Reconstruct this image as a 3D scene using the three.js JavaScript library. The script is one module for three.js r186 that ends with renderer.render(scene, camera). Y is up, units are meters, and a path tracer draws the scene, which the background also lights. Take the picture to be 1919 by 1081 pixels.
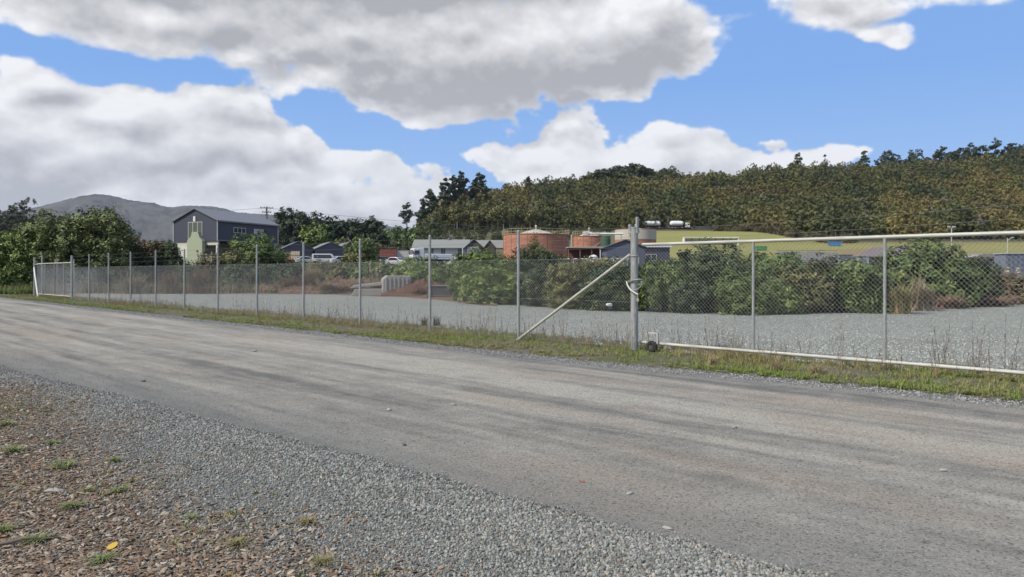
import * as THREE from 'three';
import { mergeGeometries as mergeAll } from 'three/addons/utils/BufferGeometryUtils.js';
import { RoundedBoxGeometry } from 'three/addons/geometries/RoundedBoxGeometry.js';

function mergeGeometries(list) { const mixed = list.some((g) => !g.index) && list.some((g) => g.index); return mergeAll(mixed ? list.map((g) => (g.index ? g.toNonIndexed() : g)) : list); }
// ------------------------------------------------------------------ camera, sky, sun, exposure
const F = 1400, CX = 959.5, HY = 510, EYE = 1.6;      // lens of the photograph: focal length, centre column, horizon row
const scene = new THREE.Scene();
const camera = new THREE.PerspectiveCamera(2 * Math.atan(540.5 / F) * 180 / Math.PI, 1919 / 1081, 0.1, 12000);
camera.position.set(0, EYE, 0);
camera.lookAt(0, EYE, -10);
camera.setViewOffset(1919, 1081, 0, 540.5 - HY, 1919, 1081);   // a slight downward lens shift
const renderer = new THREE.WebGLRenderer({ antialias: true });
renderer.setSize(1024, 577);
renderer.toneMapping = THREE.LinearToneMapping;
renderer.toneMappingExposure = 1.07;
renderer.shadowMap.enabled = true;

const SUN = new THREE.Vector3(-0.62, 0.72, 0.36).normalize();
const sun = new THREE.DirectionalLight(new THREE.Color(1, 0.95, 0.83), 4.2);
sun.position.copy(SUN).multiplyScalar(200).add(new THREE.Vector3(0, 0, -60));
sun.target.position.set(0, 0, -60);
sun.castShadow = true;
sun.shadow.radius = 3;
sun.shadow.mapSize.set(4096, 4096);
Object.assign(sun.shadow.camera, { left: -140, right: 140, top: 140, bottom: -140, near: 1, far: 600 });
scene.add(sun, sun.target);

// ------------------------------------------------------------------ numbers
function rng(seed) { let a = seed >>> 0; return () => { a = (a + 0x6D2B79F5) | 0; let t = Math.imul(a ^ (a >>> 15), 1 | a); t = (t + Math.imul(t ^ (t >>> 7), 61 | t)) ^ t; return ((t ^ (t >>> 14)) >>> 0) / 4294967296; }; }
const clamp = (x, a = 0, b = 1) => Math.min(b, Math.max(a, x));
const ss = (a, b, x) => { const t = clamp((x - a) / (b - a)); return t * t * (3 - 2 * t); };
const mix = (a, b, t) => a + (b - a) * t;
const mix3 = (a, b, t) => [mix(a[0], b[0], t), mix(a[1], b[1], t), mix(a[2], b[2], t)];
const HT = new Float32Array(65536); { const r = rng(77); for (let i = 0; i < 65536; i++) HT[i] = r(); }
const h3 = (x, y, z) => HT[(Math.imul(x, 374761393) + Math.imul(y, 668265263) + Math.imul(z, 1442695041) >>> 9) & 65535];
function n3(x, y, z) {
  const xi = Math.floor(x), yi = Math.floor(y), zi = Math.floor(z); let u = x - xi, v = y - yi, w = z - zi;
  u = u * u * (3 - 2 * u); v = v * v * (3 - 2 * v); w = w * w * (3 - 2 * w);
  const a = mix(mix(h3(xi, yi, zi), h3(xi + 1, yi, zi), u), mix(h3(xi, yi + 1, zi), h3(xi + 1, yi + 1, zi), u), v);
  const b = mix(mix(h3(xi, yi, zi + 1), h3(xi + 1, yi, zi + 1), u), mix(h3(xi, yi + 1, zi + 1), h3(xi + 1, yi + 1, zi + 1), u), v);
  return mix(a, b, w);
}
const n2 = (x, y) => n3(x, y, 3.5);
function fbm2(x, y, o = 4) { let s = 0, a = 0.5, t = 0; for (let i = 0; i < o; i++) { s += a * n2(x, y); t += a; x = x * 2.03 + 17.1; y = y * 2.03 + 5.3; a *= 0.5; } return s / t; }
function tab(list, x) { if (x <= list[0][0]) return list[0][1]; for (let i = 1; i < list.length; i++) if (x <= list[i][0]) return mix(list[i - 1][1], list[i][1], (x - list[i - 1][0]) / (list[i][0] - list[i - 1][0])); return list[list.length - 1][1]; }

// ------------------------------------------------------------------ sky: air and clouds
function makeSky() {
  const W = 4096, H = 2048, H2 = H / 2, q = new Float32Array(W * H2), qs = new Float32Array(W * H2), sh = new Float32Array(W * H2).fill(0.5), data = new Float32Array(W * H * 4);
  const B = [], bank = (px, py, rx, ry, w = 1) => B.push([px, py, 1 / rx, 1 / ry, w]);      // cloud banks where the photograph shows them
  bank(60, -5, 190, 62); bank(230, 15, 200, 66); bank(420, 35, 190, 62); bank(600, 60, 160, 80); bank(760, 40, 200, 120); bank(800, 165, 150, 55, 0.9); bank(870, 200, 85, 48, 0.95); bank(960, 70, 200, 130); bank(1110, 80, 160, 100); bank(1230, 55, 95, 95, 0.9); bank(650, 160, 110, 34, 0.72); bank(560, -90, 760, 95);
  bank(20, 150, 95, 58); bank(130, 185, 110, 55); bank(30, 240, 160, 80); bank(250, 215, 140, 56); bank(390, 215, 105, 50); bank(470, 225, 60, 36, 0.85); bank(200, 300, 300, 70); bank(480, 300, 170, 52); bank(640, 325, 130, 48); bank(750, 332, 110, 30); bank(100, 370, 420, 60); bank(450, 370, 350, 50); bank(720, 385, 200, 40, 0.85);
  bank(75, 175, 70, 30, 0.9); bank(235, 222, 75, 34, 0.9); bank(420, 205, 70, 34, 0.8); bank(330, 285, 150, 46, 0.8); bank(80, 330, 190, 46, 0.8); bank(560, 275, 75, 32, 0.85); bank(690, 300, 90, 30, 0.8); bank(470, 350, 110, 36, 0.8); bank(620, 365, 120, 34, 0.8);
  bank(150, 430, 600, 60); bank(600, 420, 300, 50, 0.85); bank(-150, 300, 220, 130);
  bank(700, 95, 130, 50, 0.7); bank(840, 130, 100, 50, 0.7); bank(1040, 110, 110, 60, 0.7); bank(1170, 60, 80, 60, 0.7); bank(330, 60, 110, 34, 0.6);
  bank(1090, 258, 62, 46); bank(985, 286, 100, 26); bank(1060, 300, 140, 36); bank(1210, 272, 72, 46); bank(1300, 272, 88, 46); bank(1250, 315, 180, 40); bank(1110, 335, 170, 30, 0.9); bank(1400, 318, 120, 34, 0.72); bank(1450, 272, 30, 10, 0.55); bank(1530, 310, 90, 24, 0.55);
  bank(1600, 8, 120, 48, 0.92); bank(1500, -10, 80, 36, 0.8); bank(1690, 74, 66, 15, 0.6); bank(1780, -30, 130, 36, 0.75); bank(1330, 0, 70, 26, 0.5);
  for (let j = 0; j < H2; j++) {
    const th = ((j + 0.5) / H2) * Math.PI / 2, cy = Math.cos(th), y = Math.sin(th);
    for (let i = 0; i < W; i++) {
      const ph = ((i + 0.5) / W - 0.5) * 2 * Math.PI, x = Math.cos(ph) * cy, z = Math.sin(ph) * cy;
      let C = 0, inView = 0;
      const px = CX + F * x / Math.max(0.05, -z), py = HY - F * y / Math.max(0.05, -z);
      if (z < -0.3) inView = ss(-350, -60, px) * ss(2270, 1980, px) * ss(-260, -60, py);
      if (inView > 0.001) {
        let keep = 1, loc = 0.5;
        const wx = px + (n3(x * 9, y * 14, z * 9) - 0.5) * 60 + (n3(x * 31 + 5, y * 42, z * 31) - 0.5) * 46, wy = py + (n3(x * 9 + 40, y * 14, z * 9) - 0.5) * 36 + (n3(x * 31 + 50, y * 42, z * 31) - 0.5) * 34;
        for (const b of B) {
          const dx = (wx - b[0]) * b[2], dy = (wy - b[1]) * b[3], r2 = dx * dx + dy * dy; if (r2 > 4) continue;
          const g = b[4] * Math.exp(-r2 * r2 * 0.6); keep *= 1 - 0.9 * g; loc = mix(loc, clamp(0.46 + 0.62 * dy + 0.22 * dx), Math.min(1, g * 1.1));
        }
        sh[j * W + i] = mix(0.5, loc, inView);
        C = 1 - keep;
      }
      if (inView < 0.999) {       // the rest of the sky: the same broken cumulus
        const g = 1 / (y + 0.22), base = n3(x * g * 1.1 + 9, 2.2, z * g * 1.1) * 0.6 + n3(x * g * 2.4, 7.7, z * g * 2.4) * 0.4;
        C = mix(clamp(ss(0.44, 0.62, base) + 0.6 * ss(0.16, 0.03, y)), C, inView);
      }
      let f = 0, a = 0.5, t = 0, fx = x * 14 + y * 6, fy = y * 20 - x * 3, fz = z * 14 + y * 5, soft = 0;
      for (let o = 0; o < 7; o++) {
        const v = n3(fx, fy, fz); f += a * v; t += a; if (o === 2) soft = f / t; a *= 0.58;
        const gx = 1.62 * fx + 1.21 * fz + 3.1, gz = 1.62 * fz - 1.21 * fx + 8.2; fx = 0.8 * gx + 0.6 * fy * 2.02; fy = 0.8 * fy * 2.02 - 0.6 * gx + 1.7; fz = gz;
      }
      const base = C * 1.15 - 0.60; q[j * W + i] = base + (f / t - 0.5) * 2.5 * (1 - 0.42 * ss(0.75, 0.98, C)) * (0.6 + 0.4 * ss(0, 0.3, C)); qs[j * W + i] = base + 0.12 + (soft - 0.5) * 1.5;
    }
  }
  const at = (i, j) => j < 0 || j >= H2 ? -1 : qs[j * W + ((i + W) % W)];
  for (let j = 0; j < H; j++) {
    const jj = j - H2, th = ((j + 0.5) / H - 0.5) * Math.PI, e = th * 180 / Math.PI;
    let air;
    if (jj < 0) air = [0.16, 0.16, 0.15];
    else air = e < 6 ? mix3([0.52, 0.67, 0.90], [0.31, 0.52, 0.88], e / 6) : e < 14 ? mix3([0.31, 0.52, 0.88], [0.205, 0.405, 0.81], (e - 6) / 8) : mix3([0.205, 0.405, 0.81], [0.13, 0.28, 0.66], clamp((e - 14) / 40));
    for (let i = 0; i < W; i++) {
      const o = (j * W + i) * 4; let c = air;
      if (jj >= 0) {
        const d = q[jj * W + i], soft = ss(9, 18, e), alpha = ss(-0.06 - 0.14 * soft, 0.13 + 0.17 * soft, d);
        if (alpha > 0.002) {
          let occ = 0, w = 0;      // how much cloud stands between this spot and the light
          for (let k = 1; k <= 10; k++) { const m = 1.1 - k * 0.09; occ += m * clamp(at(i - k * 4, jj + k * 7), 0, 0.6); w += m; }
          occ /= w * 0.6;
          const dark = clamp((ss(0.15, 1.0, occ) * 0.5 + (sh[jj * W + i] - 0.5) * 1.2 + 0.34 - (d - qs[jj * W + i] + 0.12) * 1.5 - (at(i, jj) - at(i + 6, jj - 10)) * 0.9) * (0.55 + 0.45 * ss(-0.05, 0.4, d)));
          const hor = ss(17, 3, e), lit = mix3([0.90, 0.905, 0.92], [0.84, 0.86, 0.90], hor), grey = mix3([0.41, 0.415, 0.44], [0.46, 0.475, 0.53], hor);
          c = mix3(air, mix3(lit, grey, dark), alpha * 0.98);
        }
      }
      data[o] = c[0]; data[o + 1] = c[1]; data[o + 2] = c[2]; data[o + 3] = 1;
    }
  }
  const t = new THREE.DataTexture(data, W, H, THREE.RGBAFormat, THREE.FloatType);
  t.mapping = THREE.EquirectangularReflectionMapping; t.magFilter = THREE.LinearFilter; t.minFilter = THREE.LinearFilter; t.needsUpdate = true;
  return t;
}
const sky = makeSky();
scene.background = sky;
scene.environment = sky;
scene.fog = new THREE.FogExp2(new THREE.Color(0.80, 0.87, 1.0), 0.00006);

// ------------------------------------------------------------------ places
const X = (px, d) => (px - CX) / F * d;                       // across, from a column and a distance
const Y = (py, d) => EYE + (HY - py) / F * d;                 // height, from a row and a distance
const AX = 0.705, AZ = 0.709;                                 // the fence runs away to the left along (-AX, AZ)
const FX = 0.148, FD = 17.2;                                  // the post that the brace stands by
const st = (x, d) => [-(x - FX) * AX + (d - FD) * AZ, (x - FX) * AZ + (d - FD) * AX];
const xd = (s, t) => [FX - s * AX + t * AZ, FD + s * AZ + t * AX];
const RIDGE = [[700, 500], [770, 455], [790, 415], [830, 396], [870, 386], [960, 374], [1000, 366], [1100, 352], [1180, 345], [1250, 346], [1350, 348], [1420, 341], [1500, 336], [1600, 329], [1700, 326], [1800, 321], [1919, 312], [2300, 300]].map(([p, y]) => [(p - CX) / F, y]);
function terr(x, z) {
  const d = -z; if (d < 50) return 0;
  const u = x / d, R = ss(-0.17, -0.09, u), R2 = ss(0.10, 0.24, u);
  let h = 3.2 * ss(58, 150, d);
  h += R * (R2 * 4 * ss(160, 205, d) + (16 - 4 * R2) * ss(195, 330, d));
  const ridge = Y(tab(RIDGE, u), 500);
  if (d > 325) h += R * Math.max(0, ridge - 19.2) * (ss(325, 500, d) * 0.45 + 0.55 * clamp((d - 325) / 175)) * ss(1500, 520, d);
  h += 15 * ss(-0.46, -0.68, u) * ss(215, 330, d) * ss(800, 400, d);
  h += (fbm2(x * 0.012 + 4, d * 0.012, 3) - 0.5) * 5 * ss(200, 420, d);
  return h;
}
const gy = (x, z) => terr(x, z);
const woodFrom = (u) => 330 - 78 * ss(0.26, 0.43, u);          // where the bush on the hill begins

// ------------------------------------------------------------------ scene helpers
const taken = {};
function numbered(name) { const k = taken[name] = (taken[name] ?? -1) + 1; return k ? name + '_' + String(k).padStart(3, '0') : name; }
function shadow(o) { o.castShadow = true; o.receiveShadow = true; return o; }
function tag(o, label, category, group, kind) { o.userData.label = label; o.userData.category = category; if (group) o.userData.group = group; if (kind) o.userData.kind = kind; return o; }
function thing(name, label, category, pos = [0, 0, 0], turn = 0, group) {
  const o = new THREE.Group(); o.name = numbered(name); o.position.set(...pos); o.rotation.y = turn; tag(o, label, category, group); scene.add(o); return o;
}
function part(parent, name, geo, m, label) { const o = shadow(new THREE.Mesh(geo, m)); o.name = name; if (label) o.userData.label = label; parent.add(o); return o; }
function structure(name, geo, m, label, category) { const o = shadow(new THREE.Mesh(geo, m)); o.name = numbered(name); o.userData = { kind: 'structure', label, category }; scene.add(o); return o; }
const lin = (a) => new THREE.Color().setRGB(a[0], a[1], a[2]);
const MATS = {};
function M(rgb, rough = 0.8, metal = 0, extra) {
  const k = JSON.stringify([rgb, rough, metal, extra]);
  return MATS[k] ??= new THREE.MeshStandardMaterial({ color: lin(rgb), roughness: rough, metalness: metal, ...extra });
}
const LEAF = new THREE.MeshStandardMaterial({ vertexColors: true, roughness: 0.75, side: THREE.DoubleSide });
const box = (x0, x1, y0, y1, z0, z1) => new THREE.BoxGeometry(x1 - x0, y1 - y0, z1 - z0).translate((x0 + x1) / 2, (y0 + y1) / 2, (z0 + z1) / 2);
const rbox = (x0, x1, y0, y1, z0, z1, r = 0.03) => new RoundedBoxGeometry(x1 - x0, y1 - y0, z1 - z0, 2, r).translate((x0 + x1) / 2, (y0 + y1) / 2, (z0 + z1) / 2);
function rod(a, b, r0, r1 = r0, n = 8) {
  const A = new THREE.Vector3(...a), Bv = new THREE.Vector3(...b), g = new THREE.CylinderGeometry(r1, r0, A.distanceTo(Bv), n);
  g.translate(0, A.distanceTo(Bv) / 2, 0); g.applyQuaternion(new THREE.Quaternion().setFromUnitVectors(new THREE.Vector3(0, 1, 0), Bv.sub(A).normalize())); return g.translate(...a);
}
const tube = (pts, r, seg = 24, rs = 6, closed = false) => new THREE.TubeGeometry(new THREE.CatmullRomCurve3(pts.map((p) => new THREE.Vector3(...p)), closed), seg, r, rs, closed);
function extrude(pts, depth, bevel = 0) {       // outline in x,y, thickness along z about 0
  const g = new THREE.ExtrudeGeometry(new THREE.Shape(pts.map((p) => new THREE.Vector2(...p))), { depth: depth - 2 * bevel, bevelEnabled: bevel > 0, bevelSize: bevel, bevelThickness: bevel, bevelSegments: 2, bevelOffset: -bevel });
  return g.translate(0, 0, -(depth - 2 * bevel) / 2);
}
function geo(P, C, I, U) {
  const g = new THREE.BufferGeometry(); g.setAttribute('position', new THREE.Float32BufferAttribute(P, 3)); if (C) g.setAttribute('color', new THREE.Float32BufferAttribute(C, 3));
  if (U) g.setAttribute('uv', new THREE.Float32BufferAttribute(U, 2)); if (I) g.setIndex(I); g.computeVertexNormals(); return g;
}
function sheet(nu, nv, at, col, uvScale = 1) {   // a grid sheet: at(i/nu, j/nv) -> [x,y,z], col(x,d) -> rgb, uv in metres
  const P = [], C = [], U = [], I = [];
  for (let j = 0; j <= nv; j++) for (let i = 0; i <= nu; i++) { const p = at(i / nu, j / nv); P.push(...p); C.push(...col(p[0], -p[2], p)); U.push(p[0] * uvScale, -p[2] * uvScale); }
  for (let j = 0; j < nv; j++) for (let i = 0; i < nu; i++) { const a = j * (nu + 1) + i, b = a + 1, c = a + nu + 1, e = c + 1; I.push(a, b, c, b, e, c); }
  const g = geo(P, C, I, U); const n = g.attributes.normal; if (n.getY(Math.floor(n.count / 2)) < 0) { for (let k = 0; k < I.length; k += 3) { const t = I[k]; I[k] = I[k + 1]; I[k + 1] = t; } g.setIndex(I); g.computeVertexNormals(); }
  return g;
}

// ------------------------------------------------------------------ surface textures (colour grain of crushed stone, dust, soil)
function grain(size, metres, cell, seed, shade) {   // tile of small stones: shade(random, random2, edge) -> rgb multiplier ; returns colour + bump
  const n = Math.round(metres / cell), r = rng(seed), fx = new Float32Array(n * n), fy = new Float32Array(n * n), k1 = new Float32Array(n * n), k2 = new Float32Array(n * n);
  for (let i = 0; i < n * n; i++) { fx[i] = r(); fy[i] = r(); k1[i] = r(); k2[i] = r(); }
  const col = new Uint8Array(size * size * 4), bmp = new Uint8Array(size * size * 4);
  for (let y = 0; y < size; y++) for (let x = 0; x < size; x++) {
    const gx = x / size * n, gy2 = y / size * n, ix = Math.floor(gx), iy = Math.floor(gy2); let b1 = 9, b2 = 9, id = 0;
    for (let a = -1; a <= 1; a++) for (let b = -1; b <= 1; b++) {
      const cx = ix + a, cy = iy + b, k = ((cy + n) % n) * n + (cx + n) % n, dx = cx + fx[k] - gx, dy = cy + fy[k] - gy2, dd = dx * dx + dy * dy;
      if (dd < b1) { b2 = b1; b1 = dd; id = k; } else if (dd < b2) b2 = dd;
    }
    const edge = clamp((Math.sqrt(b2) - Math.sqrt(b1)) * 2.2), c = shade(k1[id], k2[id], edge), o = (y * size + x) * 4;
    for (let m = 0; m < 3; m++) col[o + m] = clamp(c[m]) * 255; col[o + 3] = 255;
    const hgt = (0.35 + 0.65 * k2[id]) * Math.sqrt(edge) * 255; bmp[o] = bmp[o + 1] = bmp[o + 2] = hgt; bmp[o + 3] = 255;
  }
  const mk = (d, srgb) => { const t = new THREE.DataTexture(d, size, size); t.wrapS = t.wrapT = THREE.RepeatWrapping; t.magFilter = THREE.LinearFilter; t.minFilter = THREE.LinearMipmapLinearFilter; t.generateMipmaps = true; if (srgb) t.colorSpace = THREE.SRGBColorSpace; t.repeat.set(1 / metres, 1 / metres); t.needsUpdate = true; return t; };
  return { map: mk(col, true), bumpMap: mk(bmp, false) };
}
const stoneTex = grain(1024, 2.3, 0.024, 5, (a, b) => { const v = 0.74 + 0.26 * a; return [v * (1 + 0.05 * (b - 0.5)), v, v * (1 - 0.05 * (b - 0.5))]; });
const roadTex = grain(1024, 1.9, 0.013, 6, (a, b) => { const v = b > 0.93 ? 1 : b < 0.06 ? 0.62 : 0.80 + 0.16 * a; return [v, v * (0.985 + 0.02 * b), v * (0.97 + 0.03 * b)]; });
const yardTex = grain(1024, 3.7, 0.042, 8, (a, b) => { const v = 0.74 + 0.26 * a; return [v * (0.98 + 0.04 * b), v, v]; });
const soilTex = grain(512, 1.3, 0.02, 9, (a, b) => { const v = 0.8 + 0.2 * a; return [v, v * (0.96 + 0.04 * b), v * (0.92 + 0.07 * b)]; });
function mottle(seed, base, spot, amount) {      // weathered zinc: grey spangle with a few rust freckles
  const n = 256, d = new Uint8Array(n * n * 4); for (let y = 0; y < n; y++) for (let x = 0; x < n; x++) { const a = x / n * 6.2832, q = [Math.cos(a) * 3 + seed, Math.sin(a) * 3], f = 0.78 + 0.44 * (0.5 * n3(q[0], q[1], y * 0.09) + 0.5 * n3(q[0] * 5, q[1] * 5, y * 0.4)), k = amount * ss(0.66, 0.82, n3(q[0] * 2.2 + 9, q[1] * 2.2, y * 0.13) * 0.6 + n3(q[0] * 7, q[1] * 7 + 3, y * 0.5) * 0.4), o = (y * n + x) * 4; for (let m = 0; m < 3; m++) d[o + m] = clamp(mix(base[m] * f, spot[m], k)) * 255; d[o + 3] = 255; }
  const t = new THREE.DataTexture(d, n, n); t.wrapS = t.wrapT = THREE.RepeatWrapping; t.magFilter = THREE.LinearFilter; t.colorSpace = THREE.SRGBColorSpace; t.needsUpdate = true; return t;
}
const ground = (tex, bump, rough = 0.95) => new THREE.MeshStandardMaterial({ vertexColors: true, map: tex.map, bumpMap: tex.bumpMap, bumpScale: bump, roughness: rough });

// ------------------------------------------------------------------ terrain: one sheet to the horizon
{
  const ang = []; for (let a = -180; a < -48; a += 4) ang.push(a); for (let a = -48; a < 48; a += 0.25) ang.push(a); for (let a = 48; a <= 180; a += 4) ang.push(a);
  const rad = [0.4]; while (rad[rad.length - 1] < 9000) rad.push(rad[rad.length - 1] * (rad[rad.length - 1] > 40 && rad[rad.length - 1] < 600 ? 1.024 : 1.09));
  const g = sheet(ang.length - 1, rad.length - 1, (fi, fj) => {
    const a = ang[Math.round(fi * (ang.length - 1))] * Math.PI / 180, r = rad[Math.round(fj * (rad.length - 1))], x = Math.sin(a) * r, z = -Math.cos(a) * r;
    return [x, gy(x, z), z];
  }, (x, d) => {
    const u = x / Math.max(d, 1), nz = fbm2(x * 0.05, d * 0.05, 4), nf = n2(x * 0.6, d * 0.6);
    let c = mix3([0.10, 0.105, 0.045], [0.15, 0.14, 0.06], nz);                                  // rough grass
    const bank = ss(0.15, 0.19, u) * ss(165, 190, d) * ss(2, -6, d - woodFrom(u));
    c = mix3(c, mix3([0.26, 0.285, 0.06], [0.38, 0.35, 0.095], clamp(nz * 0.9 + 0.3 * nf - 0.1)), bank * 0.92); c = mix3(c, [0.27, 0.205, 0.105], bank * 0.5 * ss(0.50, 0.68, fbm2(x * 0.035 + 11, d * 0.06, 4) + 0.10 * ss(0.36, 0.5, u)));      // the mown bank
    const earth = ss(0.42, 0.45, u) * ss(0.53, 0.50, u) * ss(188, 196, d + nz * 14) * ss(238, 226, d + nz * 14);
    c = mix3(c, [0.30, 0.21, 0.10], earth * 0.85);
    const wood = ss(-6, 6, d - woodFrom(u)) * ss(-0.17, -0.1, u); c = mix3(c, mix3([0.045, 0.042, 0.02], [0.085, 0.07, 0.035], nz), wood);
    const park = ss(110, 125, d) * ss(185, 165, d) * ss(-0.36, -0.3, u) * ss(0.02, -0.02, u); c = mix3(c, [0.13, 0.13, 0.125], park);
    return c;
  });
  structure('ground', g, ground(soilTex, 0.01), 'grassy land rising from the yard to the wooded hill', 'ground');
}
// far mountain
{
  const PROF = [[-900, 452], [-500, 440], [-200, 425], [0, 402], [60, 391], [130, 373], [175, 364], [205, 366], [240, 375], [285, 381], [320, 389], [345, 386], [385, 386], [415, 390], [445, 398], [520, 404], [600, 412], [720, 424], [860, 440], [1000, 470]];
  const U0 = -1.35, U1 = 0.05, D0 = 2900, D1 = 5200;
  const g = sheet(700, 110, (a, b) => {
    const u = mix(U0, U1, a), d = mix(D0, D1, b), px = CX + F * u, top = Y(tab(PROF, px), 4200), k = ss(0, 0.58, b) * ss(1.25, 0.60, b);
    const rid = 1 - Math.abs(2 * fbm2(u * 16 + 3, d * 0.0016, 4) - 1), h = top * k * (1 - 0.34 * (1 - rid) * (1 - Math.abs(b - 0.56) * 1.2) * (1 - ss(0.42, 0.56, b))) + (n2(u * 230, d * 0.05) - 0.5) * 16 * k;
    return [u * d, Math.max(-4, h - 4 * (1 - k)), -d];
  }, (x, d) => { const n = 0.5 * fbm2(x * 0.006, d * 0.006, 4) + 0.5 * fbm2(x * 0.03, d * 0.03, 3); return mix3([0.014, 0.016, 0.015], [0.078, 0.074, 0.062], ss(0.36, 0.64, n)); });
  structure('mountain', g, new THREE.MeshStandardMaterial({ vertexColors: true, roughness: 1 }), 'long forested mountain far off on the left', 'mountain');
}

// ------------------------------------------------------------------ road, verge, shoulder, yard
const roadFar = (s) => -2.0 + 0.55 * ss(-2, -9, s) + 0.30 * (fbm2(s * 0.35, 2, 3) - 0.5) + (s > 30 ? (s - 30) * 0.02 : 0);
const roadNear = (s) => Math.max(-10.2, -8.43 - 0.085 * (s + 9.7)) + 0.22 * (fbm2(s * 0.6, 9, 3) - 0.5);
{
  const S = [-34]; while (S[S.length - 1] < 95) { const q = S[S.length - 1]; S.push(q + 0.07 + 0.5 * ss(2, 40, Math.abs(q + 7))); }
  const g = sheet(S.length - 1, 190, (a, b) => { const s = S[Math.round(a * (S.length - 1))], t = mix(roadNear(s) - 0.25, roadFar(s) + 0.25, b), [x, d] = xd(s, t); return [x, 0.008 + 0.012 * (fbm2(s * 0.5, t * 1.6, 3) - 0.5) * ss(-0.3, 0.6, t - roadNear(s)) * ss(-0.3, 0.6, roadFar(s) - t), -d]; }, (x, d) => {
    const [s, t] = st(x, d), w = t + 0.5 * (n2(s * 0.10, 4) - 0.5) + 0.08 * n2(s * 0.9, t * 2);
    const streak = fbm2(s * 0.13 + 3, w * 2.8, 5), fine = fbm2(s * 0.8, w * 8, 4), patch = fbm2(s * 0.35 + 20, w * 0.9, 5), speck = fbm2(x * 9, d * 9, 3), rub = fbm2(s * 2.2 + 8, w * 2.6, 4);
    const track = Math.exp(-(((w + 4.1) / 0.5) ** 2)) + Math.exp(-(((w + 5.9) / 0.45) ** 2)) * 0.8 + Math.exp(-(((w + 3.0) / 0.3) ** 2)) * 0.7 + Math.exp(-(((w + 7.3) / 0.5) ** 2)) * 0.3;   // dusty wheel tracks
    const dust = clamp(0.46 + 0.36 * track + 1.6 * (streak - 0.5) + 1.1 * (fine - 0.5) + 0.55 * (patch - 0.5) + 0.6 * (rub - 0.5) + 0.55 * (speck - 0.5));
    let c = mix3([0.185, 0.178, 0.160], [0.50, 0.465, 0.395], dust);
    c = mix3(c, [0.42, 0.335, 0.255], 0.65 * ss(0.50, 0.68, patch) * ss(0.35, 0.6, streak));          // clay tint
    const e0 = ss(0, 1.3 + 0.8 * patch, t - roadNear(s)), e1 = ss(0, 0.55 + 0.5 * patch, roadFar(s) - t);
    c = mix3(mix3([0.19, 0.19, 0.175], [0.25, 0.25, 0.23], fine), c, 0.3 + 0.7 * e0); c = mix3([0.215, 0.22, 0.21], c, 0.15 + 0.85 * e1);
    return c;
  });
  structure('gravel_road', g, ground(roadTex, 0.009), 'dusty unsealed gravel road with pale wheel tracks', 'road');
}
// where the bark litter lies, 0 gravel .. 1 bark
const bark = (x, d) => { const e = (x + 1.15) + (d - 4.0) * 0.93; return ss(1.1, -0.9, e + 2.6 * (fbm2(x * 0.9, d * 0.9, 4) - 0.5)); };
const windrow = (s, t) => { const k = roadNear(s) - t; return 0.055 * Math.exp(-(((k - 0.42) / 0.3) ** 2)) * (0.6 + 0.8 * n2(s * 0.8, 1)); };
const shoulderY = (x, d) => { const [s, t] = st(x, d); return 0.013 + windrow(s, t) + 0.03 * (fbm2(x * 0.8, d * 0.8, 3) - 0.5) * ss(0.1, 0.8, roadNear(s) - t); };
{
  const g = sheet(190, 150, (a, b) => {
    const s = mix(-26, 14, a), t = mix(roadNear(s) - 9, roadNear(s) + 0.05 + 0.10 * n2(s * 4, 2), 1 - (1 - b) ** 1.5), [x, d] = xd(s, t);
    return [x, shoulderY(x, d) - 0.012 * ss(0.12, -0.1, roadNear(s) - t), -d];
  }, (x, d) => { const b = bark(x, d), n = fbm2(x * 2.2, d * 2.2, 4); return mix3(mix3([0.16, 0.163, 0.148], [0.27, 0.268, 0.24], n), mix3([0.12, 0.085, 0.055], [0.24, 0.175, 0.115], n), b); });
  structure('road_shoulder', g, ground(stoneTex, 0.012), 'loose grey gravel shoulder fading into bark litter', 'road shoulder');
}
{
  const g = sheet(300, 24, (a, b) => { const s = mix(-22, 60, a), t = mix(roadFar(s) - 0.02, 1.3 + 0.6 * n2(s * 0.7, 4), b), [x, d] = xd(s, t); return [x, 0.013 + 0.05 * Math.sin(Math.PI * clamp(b * 1.3)) * (0.4 + n2(s * 1.1, b * 3)), -d]; },
    (x, d) => { const n = fbm2(x * 1.3, d * 1.3, 4), m = fbm2(x * 0.4 + 7, d * 0.4, 3); return mix3(mix3([0.17, 0.165, 0.14], [0.21, 0.18, 0.12], n), [0.13, 0.15, 0.05], ss(0.42, 0.62, m + 0.3 * (n - 0.5))); });
  structure('grass_verge', g, ground(soilTex, 0.02), 'weedy verge of soil and short grass under the fence', 'verge');
}
const YF = [[-140, 62], [66, 57], [300, 56], [600, 54.6], [760, 48], [840, 42], [900, 36.8], [1000, 33.5], [1100, 31], [1200, 29.2], [1300, 28], [1600, 27.8], [1700, 28.8], [1800, 31.5], [1919, 35], [2200, 40]].map(([p, d]) => [(p - CX) / F, d]);
{
  const g = sheet(300, 90, (a, b) => { const u = mix(-0.70, 0.88, a), dn = 18.0 / (1 + u), df = tab(YF, u) + 1.5, d = mix(dn, Math.max(df, dn + 1), b); return [u * d, 0.006, -d]; },
    (x, d) => { const n = fbm2(x * 0.35, d * 0.35, 5), m = fbm2(x * 0.1 + d * 0.1, (d - x) * 0.5, 3); const c = mix3([0.36, 0.37, 0.32], [0.50, 0.505, 0.435], clamp(0.6 * n + 0.7 * m - 0.15)); return mix3(c, [0.22, 0.19, 0.15], 0.5 * ss(0.55, 0.72, n) * ss(26, 18, d)); });
  structure('gravel_yard', g, ground(yardTex, 0.05), 'blue grey crushed gravel yard inside the fence', 'yard');
}
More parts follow.
